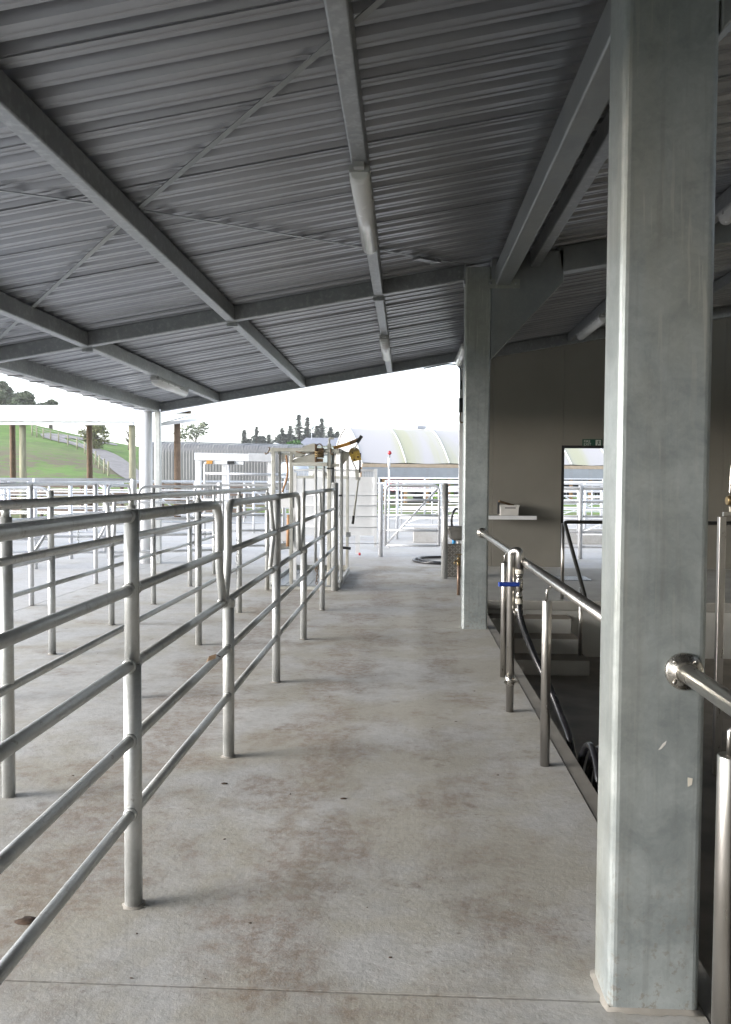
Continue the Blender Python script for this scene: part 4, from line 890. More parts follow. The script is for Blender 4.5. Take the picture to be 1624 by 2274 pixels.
MB().bar((0.665, 10.62, 0.535), (0.745, 10.62, 0.535), 0.012, 0.016).build('tap_handle', 'brass', tp); MB().tube([(0.705, 10.62, 0.45), (0.655, 10.58, 0.445), (0.645, 10.57, 0.41)], 0.011, 10).build('spout', 'brass', tp)
for nm, (cx, cy, rx, ry) in (('outer', (0.72, 15.02, 0.56, 0.62)),):
    hs_ = thing('floor_hose', 'black hose lying in a loop on the floor at the roof end', 'hose', (cx, cy, 0))
    MB().tube([(cx + rx * math.cos(a), cy + ry * math.sin(a), 0.024) for a in [2 * math.pi * k / 40 for k in range(41)]], 0.022, 10, False).build('loop', 'hose', hs_)
    MB().tube([(cx + 0.04 + (rx - 0.05) * math.cos(a), cy + (ry - 0.06) * math.sin(a), 0.062 - 0.03 * abs(math.sin(a))) for a in [2 * math.pi * k / 40 for k in range(41)]], 0.022, 10, False).build('loop', 'hose', hs_)
    MB().tube(smooth([(1.0, 14.5, 0.03), (1.03, 14.52, 0.10), (1.02, 14.55, 0.45), (0.99, 14.45, 0.85)]), 0.022, 10).build('riser', 'hose', hs_)
ha = tag(MB().tube([(0.93 + 0.10 * math.cos(a), 14.5, 0.78 + 0.22 * math.sin(a)) for a in [2 * math.pi * k / 30 for k in range(31)]], 0.022, 10, False).build('hung_hose', 'hose'), 'black hose ring hanging on the wall corner above the basin', 'hose')

# ---------------------------------------------------------------- gate line across the end of the walkway
GY = 15.8
sgt = thing('sheeted_gate', 'white sheeted gate with mesh top beyond the crush', 'gate', (-1.3, GY, 0))
for k in range(4):
    z0 = 0.41 + 0.29 * k; MB().box(-2.18, -0.60, GY, GY + 0.006, z0 + 0.0005, min(1.562, z0 + 0.2895)).build('sheet', 'white_paint', sgt)
for z in (1.20, 1.0, 0.79, 0.58, 0.26): MB().tube([(-2.2, GY - 0.022, z), (-0.52, GY - 0.022, z)], 0.009, 10).build('rail', 'white_paint', sgt)
MB().bar((-2.2, GY, 1.69), (-0.55, GY, 1.69), 0.03, 0.04).build('top_rail', 'galv_lit', sgt)
mesh = MB()
for k in range(52): mesh.box(-2.19 + k * 0.032, -2.183 + k * 0.032, GY, GY + 0.004, 1.563, 1.67)
for k in range(4): mesh.box(-2.19, -0.56, GY + 0.0045, GY + 0.008, 1.58 + 0.028 * k, 1.587 + 0.028 * k)
stuff(mesh.build('mesh_strip', 'white_paint', sgt))
MB().bar((-2.2, GY, 0.0), (-2.2, GY, 1.70), 0.05, 0.05, up=(0, 1, 0)).build('stile', 'white_paint', sgt); MB().bar((-0.575, GY, 0.2), (-0.575, GY, 1.72), 0.06, 0.05, up=(0, 1, 0)).build('stile', 'white_paint', sgt)
dr = MB().bar((-0.92, GY - 0.02, 0.06), (-0.92, GY - 0.02, 0.41), 0.09, 0.012, up=(0, 1, 0)).build('drop_leg', 'white_paint', sgt); MB().lathe((-0.88, GY - 0.05, 0.03), [(0.02, 0), (0.026, 0.03), (0.012, 0.055)], 10).build('red_tip', 'red', dr)
g5 = [-0.475, 0.80, 3.38, 5.9]
yf = thing('pipe_fence', 'pipe fence across the yard just outside the exit door', 'fence', (2.0, GY, 0))
for x in g5: MB().tube([(x, GY, 0), (x, GY, 1.42)], 0.045 if x != 0.80 else 0.035, 16).build('post', 'galv_lit', yf)
for z, r_ in ((1.36, 0.034), (1.10, 0.022), (0.82, 0.022), (0.52, 0.022), (0.23, 0.022)): MB().tube([(0.80, GY, z), (7.5, GY, z)], r_, 12).build('rail', 'galv_lit', yf)
def pipe_gate(p0, p1, z0, z1, n, label, r_=0.02, mat='galv_lit', brace=True, round_=0.14, group=None, mids=0):
    a = Vector((*p0, 0)); b = Vector((*p1, 0)); t = thing('pipe_gate', label, 'gate', (p0[0], p0[1], 0), group)
    up = Vector((0, 0, 1))
    MB().tube(fillet([a + up * z0, a + up * z1, b + up * z1, b + up * z0], round_, 6), r_ * 1.1, 12).build('frame_tube', mat, t)
    for k in range(n):
        z = z0 + 0.01 + (z1 - z0) * k / n; MB().tube([a + up * z, b + up * z], r_, 10).build('rail', mat, t)
    if brace: MB().tube([a + up * (z0 + 0.02), b + up * (z1 - 0.03)], r_ * 0.8, 8).build('brace', mat, t)
    for k in range(mids):
        c = a.lerp(b, (k + 1) / (mids + 1)); MB().tube([c + up * z0, c + up * z1], r_ * 0.9, 8).build('stile', mat, t)
    return t
pipe_gate((-0.38, GY - 0.02), (0.66, GY - 0.02), 0.22, 1.40, 4, 'round cornered pipe gate closing the end of the walkway', 0.024)
wp = thing('float_pole', 'thin white pole with a red tip behind the walkway gate', 'pole', (-0.36, 18.0, 0))
MB().tube([(-0.36, 18, 0), (-0.36, 18, 1.75)], 0.022, 10).build('pole', 'white_paint', wp); MB().tube([(-0.36, 18, 1.75), (-0.36, 18, 2.0)], 0.03, 10).build('sleeve', 'white_paint', wp)
MB().tube([(-0.36, 18, 2.0), (-0.35, 18, 2.06)], 0.018, 8).build('neck', 'beam', wp); MB().lathe((-0.35, 18, 2.06), [(0.015, 0), (0.045, 0.03), (0.04, 0.065), (0.015, 0.09)], 12).build('tip', 'red', wp)

# ---------------------------------------------------------------- the outdoor yards
def yard_fence(p0, p1, npost, h, rails, label, mat='galv_lit', rp=0.035, rr=0.02, top_r=0.026, group='pipe fences of the outdoor yards', braces=(), name='yard_fence', cap=True):
    a = Vector((*p0, 0)); b = Vector((*p1, 0)); up = Vector((0, 0, 1)); t = thing(name, label, 'fence', (p0[0], p0[1], 0), group)
    for k in range(npost):
        c = a.lerp(b, k / (npost - 1)); MB().tube([c, c + up * h], rp, 12).build('post', mat, t)
    MB().tube([a + up * (h - 0.02), b + up * (h - 0.02)], top_r, 10).build('top_rail', mat, t)
    for z in rails: MB().tube([a + up * z, b + up * z], rr, 8).build('rail', mat, t)
    for k in braces:
        c = a.lerp(b, k / (npost - 1)); d = a.lerp(b, (k + 0.55) / (npost - 1)); MB().tube([c + up * h * 0.92, d + up * h * 0.5], rr, 8).build('brace', mat, t)
    return t
RY = (0.28, 0.54, 0.82, 1.12)
yard_fence((-12.5, 12.6), (-4.5, 13.2), 6, 1.50, RY, 'long white yard fence starting at the left picture edge just beyond the roof edge')
yard_fence((-13.5, 18.4), (-4.7, 18.0), 7, 1.46, RY, 'white yard fence crossing behind the white round pillar')
yard_fence((-6.3, 13.3), (-6.1, 17.9), 4, 1.46, RY, 'white yard fence running away from the camera left of the round pillar')
yard_fence((-9.4, 12.9), (-9.2, 18.2), 4, 1.46, RY, 'white yard fence running away, farther left of the round pillar')
yard_fence((-14.0, 23.0), (-2.6, 22.4), 8, 1.45, RY, 'white yard fence in front of the dark cladded shed, near row', braces=(1, 4))
yard_fence((-14.0, 27.5), (-2.0, 27.0), 8, 1.45, RY, 'white yard fence in front of the dark cladded shed, far row', braces=(2, 5))
yard_fence((-2.9, 19.4), (-2.7, 31.0), 6, 1.45, RY, 'white yard fence running away behind the crush')
yard_fence((-0.2, 20.6), (12.6, 21.6), 9, 1.48, RY, 'white yard fence seen through the walkway gate, near row', braces=(1, 4, 6))
yard_fence((-0.6, 25.2), (13.0, 26.8), 9, 1.50, (0.3, 0.6, 0.9, 1.2), 'white yard fence seen through the walkway gate, middle row', braces=(2, 3, 5, 7))
yard_fence((-1.0, 31.0), (13.0, 33.0), 9, 1.60, (0.3, 0.6, 0.9, 1.2, 1.4), 'white yard fence seen through the walkway gate, far row', braces=(1, 3, 5, 6))
gw = 'round cornered gates in the outdoor yards'
pipe_gate((-4.25, 11.4), (-4.22, 12.25), 0.35, 1.40, 4, 'round cornered white gate left of the short white post', group=gw, brace=False)
pipe_gate((-4.15, 12.45), (-2.95, 13.0), 0.35, 1.38, 4, 'round cornered white gate right of the short white post', group=gw, brace=False)
pipe_gate((-3.6, 13.7), (-2.1, 13.9), 0.35, 1.40, 4, 'round cornered white gate just left of the crush', group=gw, brace=False)
pipe_gate((-6.9, 11.2), (-5.2, 11.6), 0.35, 1.36, 4, 'round cornered white gate near the left picture edge', group=gw, brace=False)
pipe_gate((0.9, 18.4), (3.2, 18.7), 0.25, 1.36, 4, 'white gate standing beyond the basin corner', group=gw)
pipe_gate((4.0, 19.0), (6.6, 19.2), 0.25, 1.40, 4, 'white braced gate seen through the exit door', group=gw)
pipe_gate((-0.1, 22.6), (3.3, 22.9), 0.25, 1.42, 5, 'white gate hanging among the yard fences left of the far column', group=gw, mids=3)
pipe_gate((3.6, 23.2), (7.0, 23.4), 0.25, 1.42, 5, 'white gate among the yard fences deep in the exit door view', group=gw, mids=3)
pipe_gate((-2.6, 20.6), (-0.5, 20.3), 0.25, 1.42, 5, 'white gate behind the sheeted gate', group=gw, mids=2)
wpst = tag(MB().lathe((-4.20, 12.35, 0), [(0.05, 0), (0.05, 1.46), (0.045, 1.475), (0.02, 1.485)], 18).build('gate_post', 'white_paint'), 'short white post with gates on both sides near the roof corner', 'post')
tag(MB().lathe((-3.05, 13.2, 0), [(0.042, 0), (0.042, 1.43), (0.036, 1.44), (0.015, 1.45)], 18).build('gate_post', 'white_paint'), 'slim white gate post between the roof corner and the crush', 'post')
lw = tag(MB().box(0.2, 12.5, 19.55, 19.75, -0.001, 0.36).build('low_wall', 'concrete_yard', bevel=0.015), 'low concrete kerb wall beyond the exit door fence', 'low wall')
# drafting frame with overhead beam
dfm = thing('drafting_frame', 'white drafting gate frame with an overhead box beam left of the crush', 'gate frame', (-4.2, 16.5, 0))
for x in (-4.25, -3.70): MB().bar((x, 16.5, 0), (x, 16.5, 2.02), 0.10, 0.10, 0.01, up=(0, 1, 0)).build('post', 'white_paint', dfm)
MB().bar((-4.31, 16.45, 1.965), (-2.72, 16.5, 1.94), 0.11, 0.15, 0.008).build('beam', 'white_paint', dfm); MB().bar((-3.2, 16.44, 1.955), (-2.72, 16.48, 1.94), 0.12, 0.16, 0.008).build('beam_sleeve', 'galv_lit', dfm)
rm = MB().bar((-4.0, 16.4, 1.84), (-3.3, 16.4, 1.83), 0.05, 0.06, 0.006).build('ram_body', 'white_paint', dfm); MB().bar((-4.05, 16.38, 1.845), (-3.93, 16.38, 1.845), 0.07, 0.07).build('ram_end', 'orange_paint', rm); MB().bar((-3.62, 16.37, 1.835), (-3.48, 16.37, 1.835), 0.06, 0.065).build('ram_band', 'dark', rm)
MB().tube(fillet([(-4.1, 16.4, 0.3), (-4.1, 16.4, 1.84), (-3.95, 16.4, 1.86)], 0.1, 6), 0.022, 10).build('slide_tube', 'galv_lit', dfm)
MB().tube([(-3.6, 16.4, 0.3), (-3.6, 16.4, 1.8)], 0.022, 10).build('slide_tube', 'galv_lit', dfm); MB().tube([(-4.1, 16.4, 1.62), (-2.4, 16.4, 1.60)], 0.024, 10).build('slide_rail', 'galv_lit', dfm)
MB().bar((-2.77, 16.5, 0), (-2.77, 16.5, 1.9), 0.08, 0.08, 0.008, up=(0, 1, 0)).build('post', 'white_paint', dfm)
tk = thing('drum_tank', 'small pale blue drum on a steel stand behind the yards', 'tank', (-3.3, 24.5, 0))
MB().lathe((-3.75, 24.5, 1.78), [(0.2, 0), (0.24, 0.02), (0.24, 0.78), (0.2, 0.8)], 18, 'x').build('drum', 'tank', tk)
for x in (-3.65, -3.1): MB().tube([(x, 24.5, 0), (x, 24.5, 1.55)], 0.025, 8).build('stand_leg', 'galv_lit', tk)
# weathered wooden rails at the far left of the yards
wf = thing('timber_fence', 'dark weathered timber rail fence behind the white yards', 'fence', (-14, 31, 0))
for k in range(9): MB().tube([(-19 + 1.6 * k, 31, -0.1), (-19 + 1.6 * k, 31, 1.35)], 0.07, 10).build('post', 'old_wood', wf)
for z in (0.3, 0.62, 0.94, 1.24): MB().bar((-19.2, 30.92, z), (-6.1, 30.92, z), 0.04, 0.15).build('rail', 'old_wood', wf)

# ---------------------------------------------------------------- farm buildings
ps = thing('pole_shed', 'open pole shed with white skillion roof and timber poles', 'shed', (-12, 28, 0))
rz = lambda yy: 3.66 + (yy - 27.6) * 0.135
for k in range(14):
    x0 = -19.0 + k * 0.76
    if x0 > -9.0: break
    MB().prism([(x0 + 0.01, 27.6, rz(27.6)), (x0 + 0.755, 27.6, rz(27.6)), (x0 + 0.755, 35.5, rz(35.5)), (x0 + 0.01, 35.5, rz(35.5))], (0, 0, 0.03)).build('roof_sheet', 'white_roof', ps)
MB().bar((-19, 27.56, 3.60), (-9.35, 27.56, 3.60), 0.05, 0.22).build('fascia', 'white_roof', ps); MB().bar((-19, 27.7, 3.42), (-9.4, 27.7, 3.42), 0.10, 0.13).build('header_beam', 'galv_lit', ps)
MB().bar((-19, 35.2, 4.45), (-9.4, 35.2, 4.45), 0.10, 0.18).build('header_beam', 'brown_pole', ps)
for x in (-17.2, -13.43, -9.52): MB().lathe((x, 27.9, -0.1), [(0.12, 0), (0.11, 3.46)], 14).build('pole', 'pole', ps)
for x in (-17.3, -13.85): MB().lathe((x, 35.0, -0.1), [(0.13, 0), (0.12, 4.5)], 12).build('pole', 'brown_pole', ps)
# second roof past the first, seen edge-on behind the round pillar
p2 = thing('lean_to_roof', 'pale roof end with a brown pole behind the round white pillar', 'shed', (-8.8, 30, 0))
for k in range(2): MB().prism([(-9.0 + 0.76 * k, 29.6, 3.55), (-8.25 + 0.76 * k, 29.6, 3.72), (-8.25 + 0.76 * k, 36, 4.7), (-9.0 + 0.76 * k, 36, 4.5)], (0, 0, 0.03)).build('roof_sheet', 'white_roof', p2)
MB().bar((-9.1, 29.6, 3.5), (-7.5, 29.6, 3.72), 0.05, 0.12).build('barge_board', 'white_roof', p2)
MB().lathe((-8.50, 29.9, -0.1), [(0.13, 0), (0.12, 3.75)], 12).build('pole', 'brown_pole', p2)
# dark cladded shed with rounded roof edge
ds = thing('cladded_shed', 'long dark grey corrugated shed with rounded eave behind the yards', 'shed', (-10.5, 45, 0))
def arch_profile():
    pr = [(0.0, -0.1), (0.0, 2.95)]
    for k in range(1, 9):
        a = R(90 * k / 8); pr.append((0.75 - 0.75 * math.cos(a), 2.95 + 0.62 * math.sin(a)))
    pr.append((5.0, 3.85)); return pr
pr = arch_profile()
for k in range(11):
    mb = MB(); x0 = -15.0 + k * 0.838; nn = 41
    zoff = -0.018 * k
    for i in range(nn):
        x = x0 + 0.836 * i / (nn - 1); w = 0.009 * math.cos(2 * math.pi * 5 * i / (nn - 1))
        for (yy, z) in pr: mb.v.append((x, 45.0 + yy + (w if z < 3.2 else 0), z + (w if z >= 3.2 else 0) + zoff))
    q = len(pr)
    for i in range(nn - 1):
        for j in range(q - 1): mb.f.append((i * q + j, (i + 1) * q + j, (i + 1) * q + j + 1, i * q + j + 1)); mb.sm.append(True)
    mb.build('cladding_sheet', 'dark_siding', ds)
MB().prism([(-15.02, 45.04, -0.1), (-15.02, 50, -0.1), (-15.02, 50, 3.8), (-15.02, 45.8, 3.5), (-15.02, 45.06, 2.9)], (0.03, 0, 0)).build('end_wall', 'dark_siding', ds)
# membrane barn
BA = R(17)
bn = thing('membrane_barn', 'white arched membrane barn with grey siding and timber posts', 'barn', (-3.0, 56.0, 0), rotz=BA)
NB, BAY, HS, EZ, RZH = 10, 3.2, 5.0, 2.72, 5.42
def arch(v):
    t = (v - HS) / HS; return EZ + (RZH - EZ) * (1 - abs(t) ** 1.9) if abs(t) <= 1 else EZ
for k in range(NB):
    mb = MB(); vs = [2 * HS * j / 20 for j in range(21)]
    for u in (k * BAY + 0.03, (k + 0.5) * BAY, (k + 1) * BAY - 0.03):
        sag = 0.0 if abs(u - (k + 0.5) * BAY) > 0.1 else 0.06
        mb.v += [(u, v, arch(v) - sag) for v in vs]
    for i in range(2):
        for j in range(20): mb.f.append((i * 21 + j, (i + 1) * 21 + j, (i + 1) * 21 + j + 1, i * 21 + j + 1)); mb.sm.append(True)
    mb.build('roof_panel', 'membrane', bn, local=True)
    if k in (2, 4, 7): MB().box(k * BAY - 0.9, k * BAY - 0.2, HS - 0.3, HS + 0.3, RZH + 0.02, RZH + 0.24).build('ridge_vent', 'grey_siding', bn, local=True)
for k in range(NB + 1):
    MB().tube([(k * BAY, 2 * HS * j / 20, arch(2 * HS * j / 20) + 0.0) for j in range(21)], 0.05, 6).build('rib', 'white_roof', bn, local=True)
gm = MB(); gm.prism([(0.06, 0, 1.7)] + [(0.06, 2 * HS * j / 16, arch(2 * HS * j / 16) - 0.05) for j in range(17)] + [(0.06, 2 * HS, 1.7)], (0.05, 0, 0)); gm.build('gable_sheet', 'membrane', bn, local=True)
MB().bar((0, 0.02, 2.52), (NB * BAY, 0.02, 2.52), 0.12, 0.24).build('eave_beam', 'pink_timber', bn, local=True)
for k in range(6):
    MB().bar((0, -0.02 - 0.012 * (k % 2), 2.33 - 0.115 * k), (NB * BAY, -0.02 - 0.012 * (k % 2), 2.33 - 0.115 * k), 0.03, 0.108).build('siding_board', 'grey_siding', bn, local=True)
MB().bar((0, -0.05, 1.655), (NB * BAY, -0.05, 1.655), 0.05, 0.05).build('siding_trim', 'white_roof', bn, local=True)
for k in range(2 * NB + 1): MB().bar((k * BAY / 2, 0.12, -0.1), (k * BAY / 2, 0.12, 2.4), 0.2, 0.2, up=(0, 1, 0)).build('post', 'orange_timber', bn, local=True)
for k in range(NB):
    MB().box(k * BAY + 0.03, (k + 1) * BAY - 0.03, 2 * HS - 0.1, 2 * HS, 0.3 if k % 3 else 0.1, 2.6).build('back_wall_panel', 'grey_siding', bn, local=True)
MB().box(0, NB * BAY, 0.3, 2 * HS, -0.08, -0.03).build('barn_floor', 'hide_floor', bn, local=True)
# machinery glimpsed under the barn
def barn_pt(u, v, z=0): return Vector((-3.0 + u * math.cos(BA) - v * math.sin(BA), 56.0 + u * math.sin(BA) + v * math.cos(BA), z))
rw = thing('feed_wagon', 'red feed wagon parked under the barn behind the walkway gate', 'wagon', tuple(barn_pt(4.4, 3.2)), rotz=BA)
MB().prism([(-1.2, 0, 0.7), (1.2, 0, 0.7), (1.45, 0, 1.9), (-1.45, 0, 1.9)], (0, 1.6, 0)).build('hopper', 'red', rw, local=True)
for x in (-0.7, 0.7): MB().lathe((x, -0.15, 0.3), [(0.36, 0), (0.38, 0.05), (0.38, 0.2), (0.2, 0.25)], 18, 'y').build('wheel', 'dark', rw, local=True)
lc = thing('green_bin', 'lime green bin beside the red feed wagon', 'bin', tuple(barn_pt(6.9, 2.2)), rotz=BA)
MB().box(-0.7, 0.7, 0, 1.2, 0.1, 1.85).build('body', 'lime', lc, local=True, bevel=0.05); MB().bar((-0.72, -0.02, 1.5), (0.72, -0.02, 1.5), 0.04, 0.08).build('band', 'dark', lc, local=True)
tnk = tag(MB().box(8.3, 9.2, 57.2, 58.0, 0.0, 1.95).build('bulk_container', 'white_plastic', bevel=0.06), 'white bulk container under the barn', 'container')

# cows under the barn: one skinned body each
def cow_mesh():
    me = D.meshes.new('cow')
    V = [(0, 0, 1.15), (0.45, 0, 1.17), (-0.45, 0, 1.12), (0.85, 0, 1.20), (-0.85, 0, 1.2), (1.1, 0, 1.28), (1.3, 0, 1.36), (1.52, 0, 1.28), (1.78, 0, 1.08),
         (0.7, 0.2, 0.8), (0.72, 0.2, 0.42), (0.72, 0.2, 0.05), (0.7, -0.2, 0.8), (0.72, -0.2, 0.42), (0.72, -0.2, 0.05),
         (-0.72, 0.22, 0.85), (-0.86, 0.22, 0.48), (-0.82, 0.22, 0.05), (-0.72, -0.22, 0.85), (-0.86, -0.22, 0.48), (-0.82, -0.22, 0.05), (-1.0, 0, 1.15), (-1.05, 0, 0.6),
         (1.42, 0.2, 1.33), (1.42, -0.2, 1.33)]
    Ed = [(0, 1), (0, 2), (1, 3), (2, 4), (3, 5), (5, 6), (6, 7), (7, 8), (3, 9), (9, 10), (10, 11), (3, 12), (12, 13), (13, 14), (4, 15), (15, 16), (16, 17), (4, 18), (18, 19), (19, 20), (4, 21), (21, 22), (6, 23), (6, 24)]
    rad = [(0.36, 0.40), (0.33, 0.38), (0.36, 0.40), (0.25, 0.30), (0.28, 0.27), (0.19, 0.22), (0.16, 0.18), (0.14, 0.15), (0.08, 0.09)] + [(0.12, 0.12), (0.065, 0.065), (0.06, 0.06)] * 2 + [(0.16, 0.17), (0.07, 0.08), (0.06, 0.06)] * 2 + [(0.05, 0.05), (0.04, 0.04), (0.04, 0.05), (0.04, 0.05)]
    me.from_pydata(V, Ed, []); me.materials.append(M['cow'])
    return me, rad
cme, crad = cow_mesh()
cow0 = D.objects.new('cow', cme); COL.objects.link(cow0)
sk = cow0.modifiers.new('skin', 'SKIN'); sk.use_smooth_shade = True
for i, r_ in enumerate(crad): cme.skin_vertices[0].data[i].radius = r_
cme.skin_vertices[0].data[0].use_root = True
ss = cow0.modifiers.new('sub', 'SUBSURF'); ss.levels = 1; ss.render_levels = 2
for i, (u, v, az, lab) in enumerate(((9.2, 1.6, 0.1, 'black cow under the barn straight above the walkway gate'), (11.9, 2.0, 3.0, 'black cow under the barn just left of the far column'), (14.6, 1.5, 0.2, 'black cow left in the exit door view'), (17.4, 2.2, 3.3, 'black cow in the middle of the exit door view'), (19.9, 1.6, 0.0, 'black cow right in the exit door view'))):
    c = cow0 if i == 0 else cow0.copy()
    if i: COL.objects.link(c)
    c.location = barn_pt(u, v, -0.03); c.rotation_euler = (0, 0, BA + az)
    tag(c, lab, 'cow', 'black cows under the membrane barn')
# farmhouse and its neighbours far behind the crush
hsx = thing('farmhouse', 'white farmhouse with grey roof and aerial behind the crush', 'house', (-11.6, 105, 3.0))
MB().box(-13.4, -8.0, 104, 110, 3.0, 5.9).build('wall', 'house_wall', hsx)
rfh = MB(); rfh.prism([(-13.9, 103.6, 5.85), (-13.2, 107, 7.05), (-13.9, 110.4, 5.85)], (6.6, 0, 0)); rfh.build('roof', 'house_roof', hsx)
MB().tube([(-12.3, 106, 6.8), (-12.3, 106, 8.6)], 0.05, 6).build('aerial', 'white_paint', hsx); MB().lathe((-12.3, 105.9, 8.4), [(0.1, 0), (0.35, 0.1)], 12, 'y').build('dish', 'white_paint', hsx)
for x in (-12.6, -10.6, -9.0): MB().box(x, x + 0.9, 103.96, 103.99, 4.6, 5.5).build('window', 'house_roof', hsx)
tag(MB().prism([(-17.5, 100, 5.2), (-16.2, 100, 6.1), (-14.2, 100, 5.2), (-14.2, 100, 3.5), (-17.5, 100, 3.5)], (0, 6, 0)).build('garden_shed', 'white_roof'), 'small white gabled shed left of the farmhouse', 'shed')

# ---------------------------------------------------------------- track, paddock fence, trees
def strip(name, pts, w, mat, dz=0.05):
    pts = smooth([(x, y, 0) for x, y in pts], 8); mb = MB(); n = len(pts)
    for k, p in enumerate(pts):
        d = (pts[min(n - 1, k + 1)] - pts[max(0, k - 1)]).normalized(); s = Vector((-d.y, d.x, 0))
        for q in (-1, -0.33, 0.33, 1):
            c = p + s * (w * q / 2); mb.v.append((c.x, c.y, ground_z(c.x, c.y) + dz))
    for k in range(n - 1):
        for j in range(3): mb.f.append((k * 4 + j, k * 4 + j + 1, (k + 1) * 4 + j + 1, (k + 1) * 4 + j)); mb.sm.append(True)
    return struct(mb.build(name, mat))
TRK = [(-10.5, 45), (-15.5, 53), (-21.0, 63), (-23.4, 67.4), (-26.3, 73), (-30.8, 80.8), (-34.7, 85.4), (-36.9, 86.6), (-38.9, 88.2), (-39.8, 90.6), (-38.0, 92.8), (-34.0, 94.4)]
strip('track', TRK, 2.5, 'gravel', 0.08)
pf = thing('paddock_fence', 'thin post and wire fence beside the winding farm track', 'fence', (-20, 48, 1))
fp = smooth([(x - 2.2, y - 0.6, 0) for x, y in TRK[2:9]], 4); prev = None
for k, p in enumerate(fp[::2]):
    z = ground_z(p.x, p.y); MB().tube([(p.x, p.y, z - 0.1), (p.x, p.y, z + 1.15)], 0.075, 7).build('post', 'pole', pf)
    if prev:
        for hz in (0.5, 0.8, 1.05): MB().tube([prev + Vector((0, 0, hz)), (p.x, p.y, z + hz)], 0.012, 4).build('wire', 'beam', pf)
    prev = Vector((p.x, p.y, z))
def leaves(rng, clumps, n, size, flat=0.5):
    mb = MB()
    for _ in range(n):
        c, r_ = rng.choice(clumps); c = Vector(c)
        d = Vector((rng.gauss(0, 1), rng.gauss(0, 1), rng.gauss(0, 1))).normalized() * (r_ * rng.random() ** 0.35)
        p = c + Vector((d.x, d.y, d.z * 0.8)); s = size * rng.uniform(0.6, 1.4)
        a = Vector((rng.gauss(0, 1), rng.gauss(0, 1), rng.gauss(0, flat))).normalized(); b = a.cross(Vector((rng.gauss(0, 1), rng.gauss(0, 1), rng.gauss(0, 1)))).normalized()
        mb.quad(p - a * s, p - b * s * 0.5, p + a * s, p + b * s * 0.5)
    return mb
def broad_tree(name, label, loc, h, spread, leaf, n, size, seed, trunk=0.3, group=None, cat='tree', clumpn=16, bare=0.35):
    rng = random.Random(seed); x, y = loc; z = ground_z(x, y)
    t = thing(name, label, cat, (x, y, z), group); tb_ = MB(); o = Vector((x, y, z - 0.2))
    tb_.tube([o, o + Vector((0.1 * trunk, 0, h * 0.35)), o + Vector((0, 0.1, h * 0.7))], [trunk, trunk * 0.7, trunk * 0.25], 8)
    clumps = []
    for k in range(clumpn):
        a = rng.uniform(0, 2 * math.pi); q = rng.random() ** 0.6; hh = rng.uniform(bare, 0.95); w = spread * q * (1.05 - abs(hh - 0.55) * 1.1)
        c = o + Vector((w * math.cos(a), w * math.sin(a), h * hh)); clumps.append((c, spread * rng.uniform(0.22, 0.42)))
        tb_.tube([o + Vector((0, 0, h * hh * 0.6)), (o + Vector((0, 0, h * hh * 0.8))).lerp(c, 0.6), c], [trunk * 0.3, trunk * 0.18, trunk * 0.06], 5)
    tb_.build('trunk', 'bark', t)
    if n: leaves(rng, clumps, n, size).build('crown', leaf, t)
    return t
gl = 'broad trees on the hill'
broad_tree('broad_tree', 'large dark tree on the hill at the left picture edge', (-52, 100), 4.3, 2.6, 'leaf_dark', 4200, 0.30, 1, group=gl)
broad_tree('broad_tree', 'tall dark tree behind the white pole shed roof, second from the left edge', (-48.8, 101), 4.1, 2.2, 'leaf_dark', 3600, 0.30, 2, group=gl)
broad_tree('broad_tree', 'smaller dark tree behind the pole shed roof, standing apart to the right', (-45.4, 102), 3.7, 1.7, 'leaf_dark', 2600, 0.28, 3, group=gl)
broad_tree('leafy_shrub_tree', 'olive green bushy tree beside the track between the shed poles', (-32.6, 83.5), 2.9, 1.75, 'leaf_bush', 3800, 0.12, 4, trunk=0.12, clumpn=26, bare=0.18)
broad_tree('bare_tree', 'bare pale tree right of the bushy tree', (-31.4, 91), 3.2, 1.1, 'leaf_bush', 60, 0.1, 5, trunk=0.2, clumpn=26, bare=0.45)
broad_tree('broad_tree', 'round bright green tree behind the crush beam', (-13.1, 95), 4.3, 1.25, 'leaf_green', 2600, 0.16, 6, clumpn=20, bare=0.45)
broad_tree('bare_tree', 'thin wispy tree by a pole above the dark shed roof', (-36.5, 140), 6.4, 3.6, 'leaf_dark', 420, 0.3, 9, trunk=0.2, clumpn=10, bare=0.6)
tag(MB().tube([(-36.2, 141, 0), (-36.2, 141, 10.6)], 0.07, 6).build('utility_pole', 'bark'), 'thin pole rising above the dark cladded shed', 'pole')
def conifer(label, x, y, base, h, w, seed):
    rng = random.Random(seed); t = thing('conifer_tree', label, 'tree', (x, y, base), 'dark conifers on the skyline')
    MB().tube([(x, y, base - 2), (x, y, base + h)], [0.28, 0.03], 7).build('trunk', 'bark', t)
    mb = MB(); tiers = int(h / 0.26)
    for k in range(tiers):
        f = k / tiers
        if f < 0.12: continue
        z = base + h * f; wr = w * (1 - f) ** 0.75 * rng.uniform(0.55, 1.15)
        for j in range(rng.randint(8, 12)):
            a = rng.uniform(0, 2 * math.pi); L = wr * rng.uniform(0.5, 1.1)
            for q in range(7):
                s = (q + 0.6) / 7; c = Vector((x + math.cos(a) * L * s, y + math.sin(a) * L * s, z - 0.12 * L * s + 0.1 * L * s * s))
                sz = 0.4 * (1.15 - 0.55 * s) * rng.uniform(0.6, 1.2)
                d = Vector((math.cos(a + rng.uniform(-0.9, 0.9)), math.sin(a + rng.uniform(-0.9, 0.9)), rng.uniform(-0.35, 0.3))).normalized(); e = Vector((rng.gauss(0, 1), rng.gauss(0, 1), rng.gauss(0, 0.6))).normalized()
                mb.quad(c - d * sz, c - e * sz * 0.45, c + d * sz, c + e * sz * 0.6)
    mb.build('crown', 'needle', t)
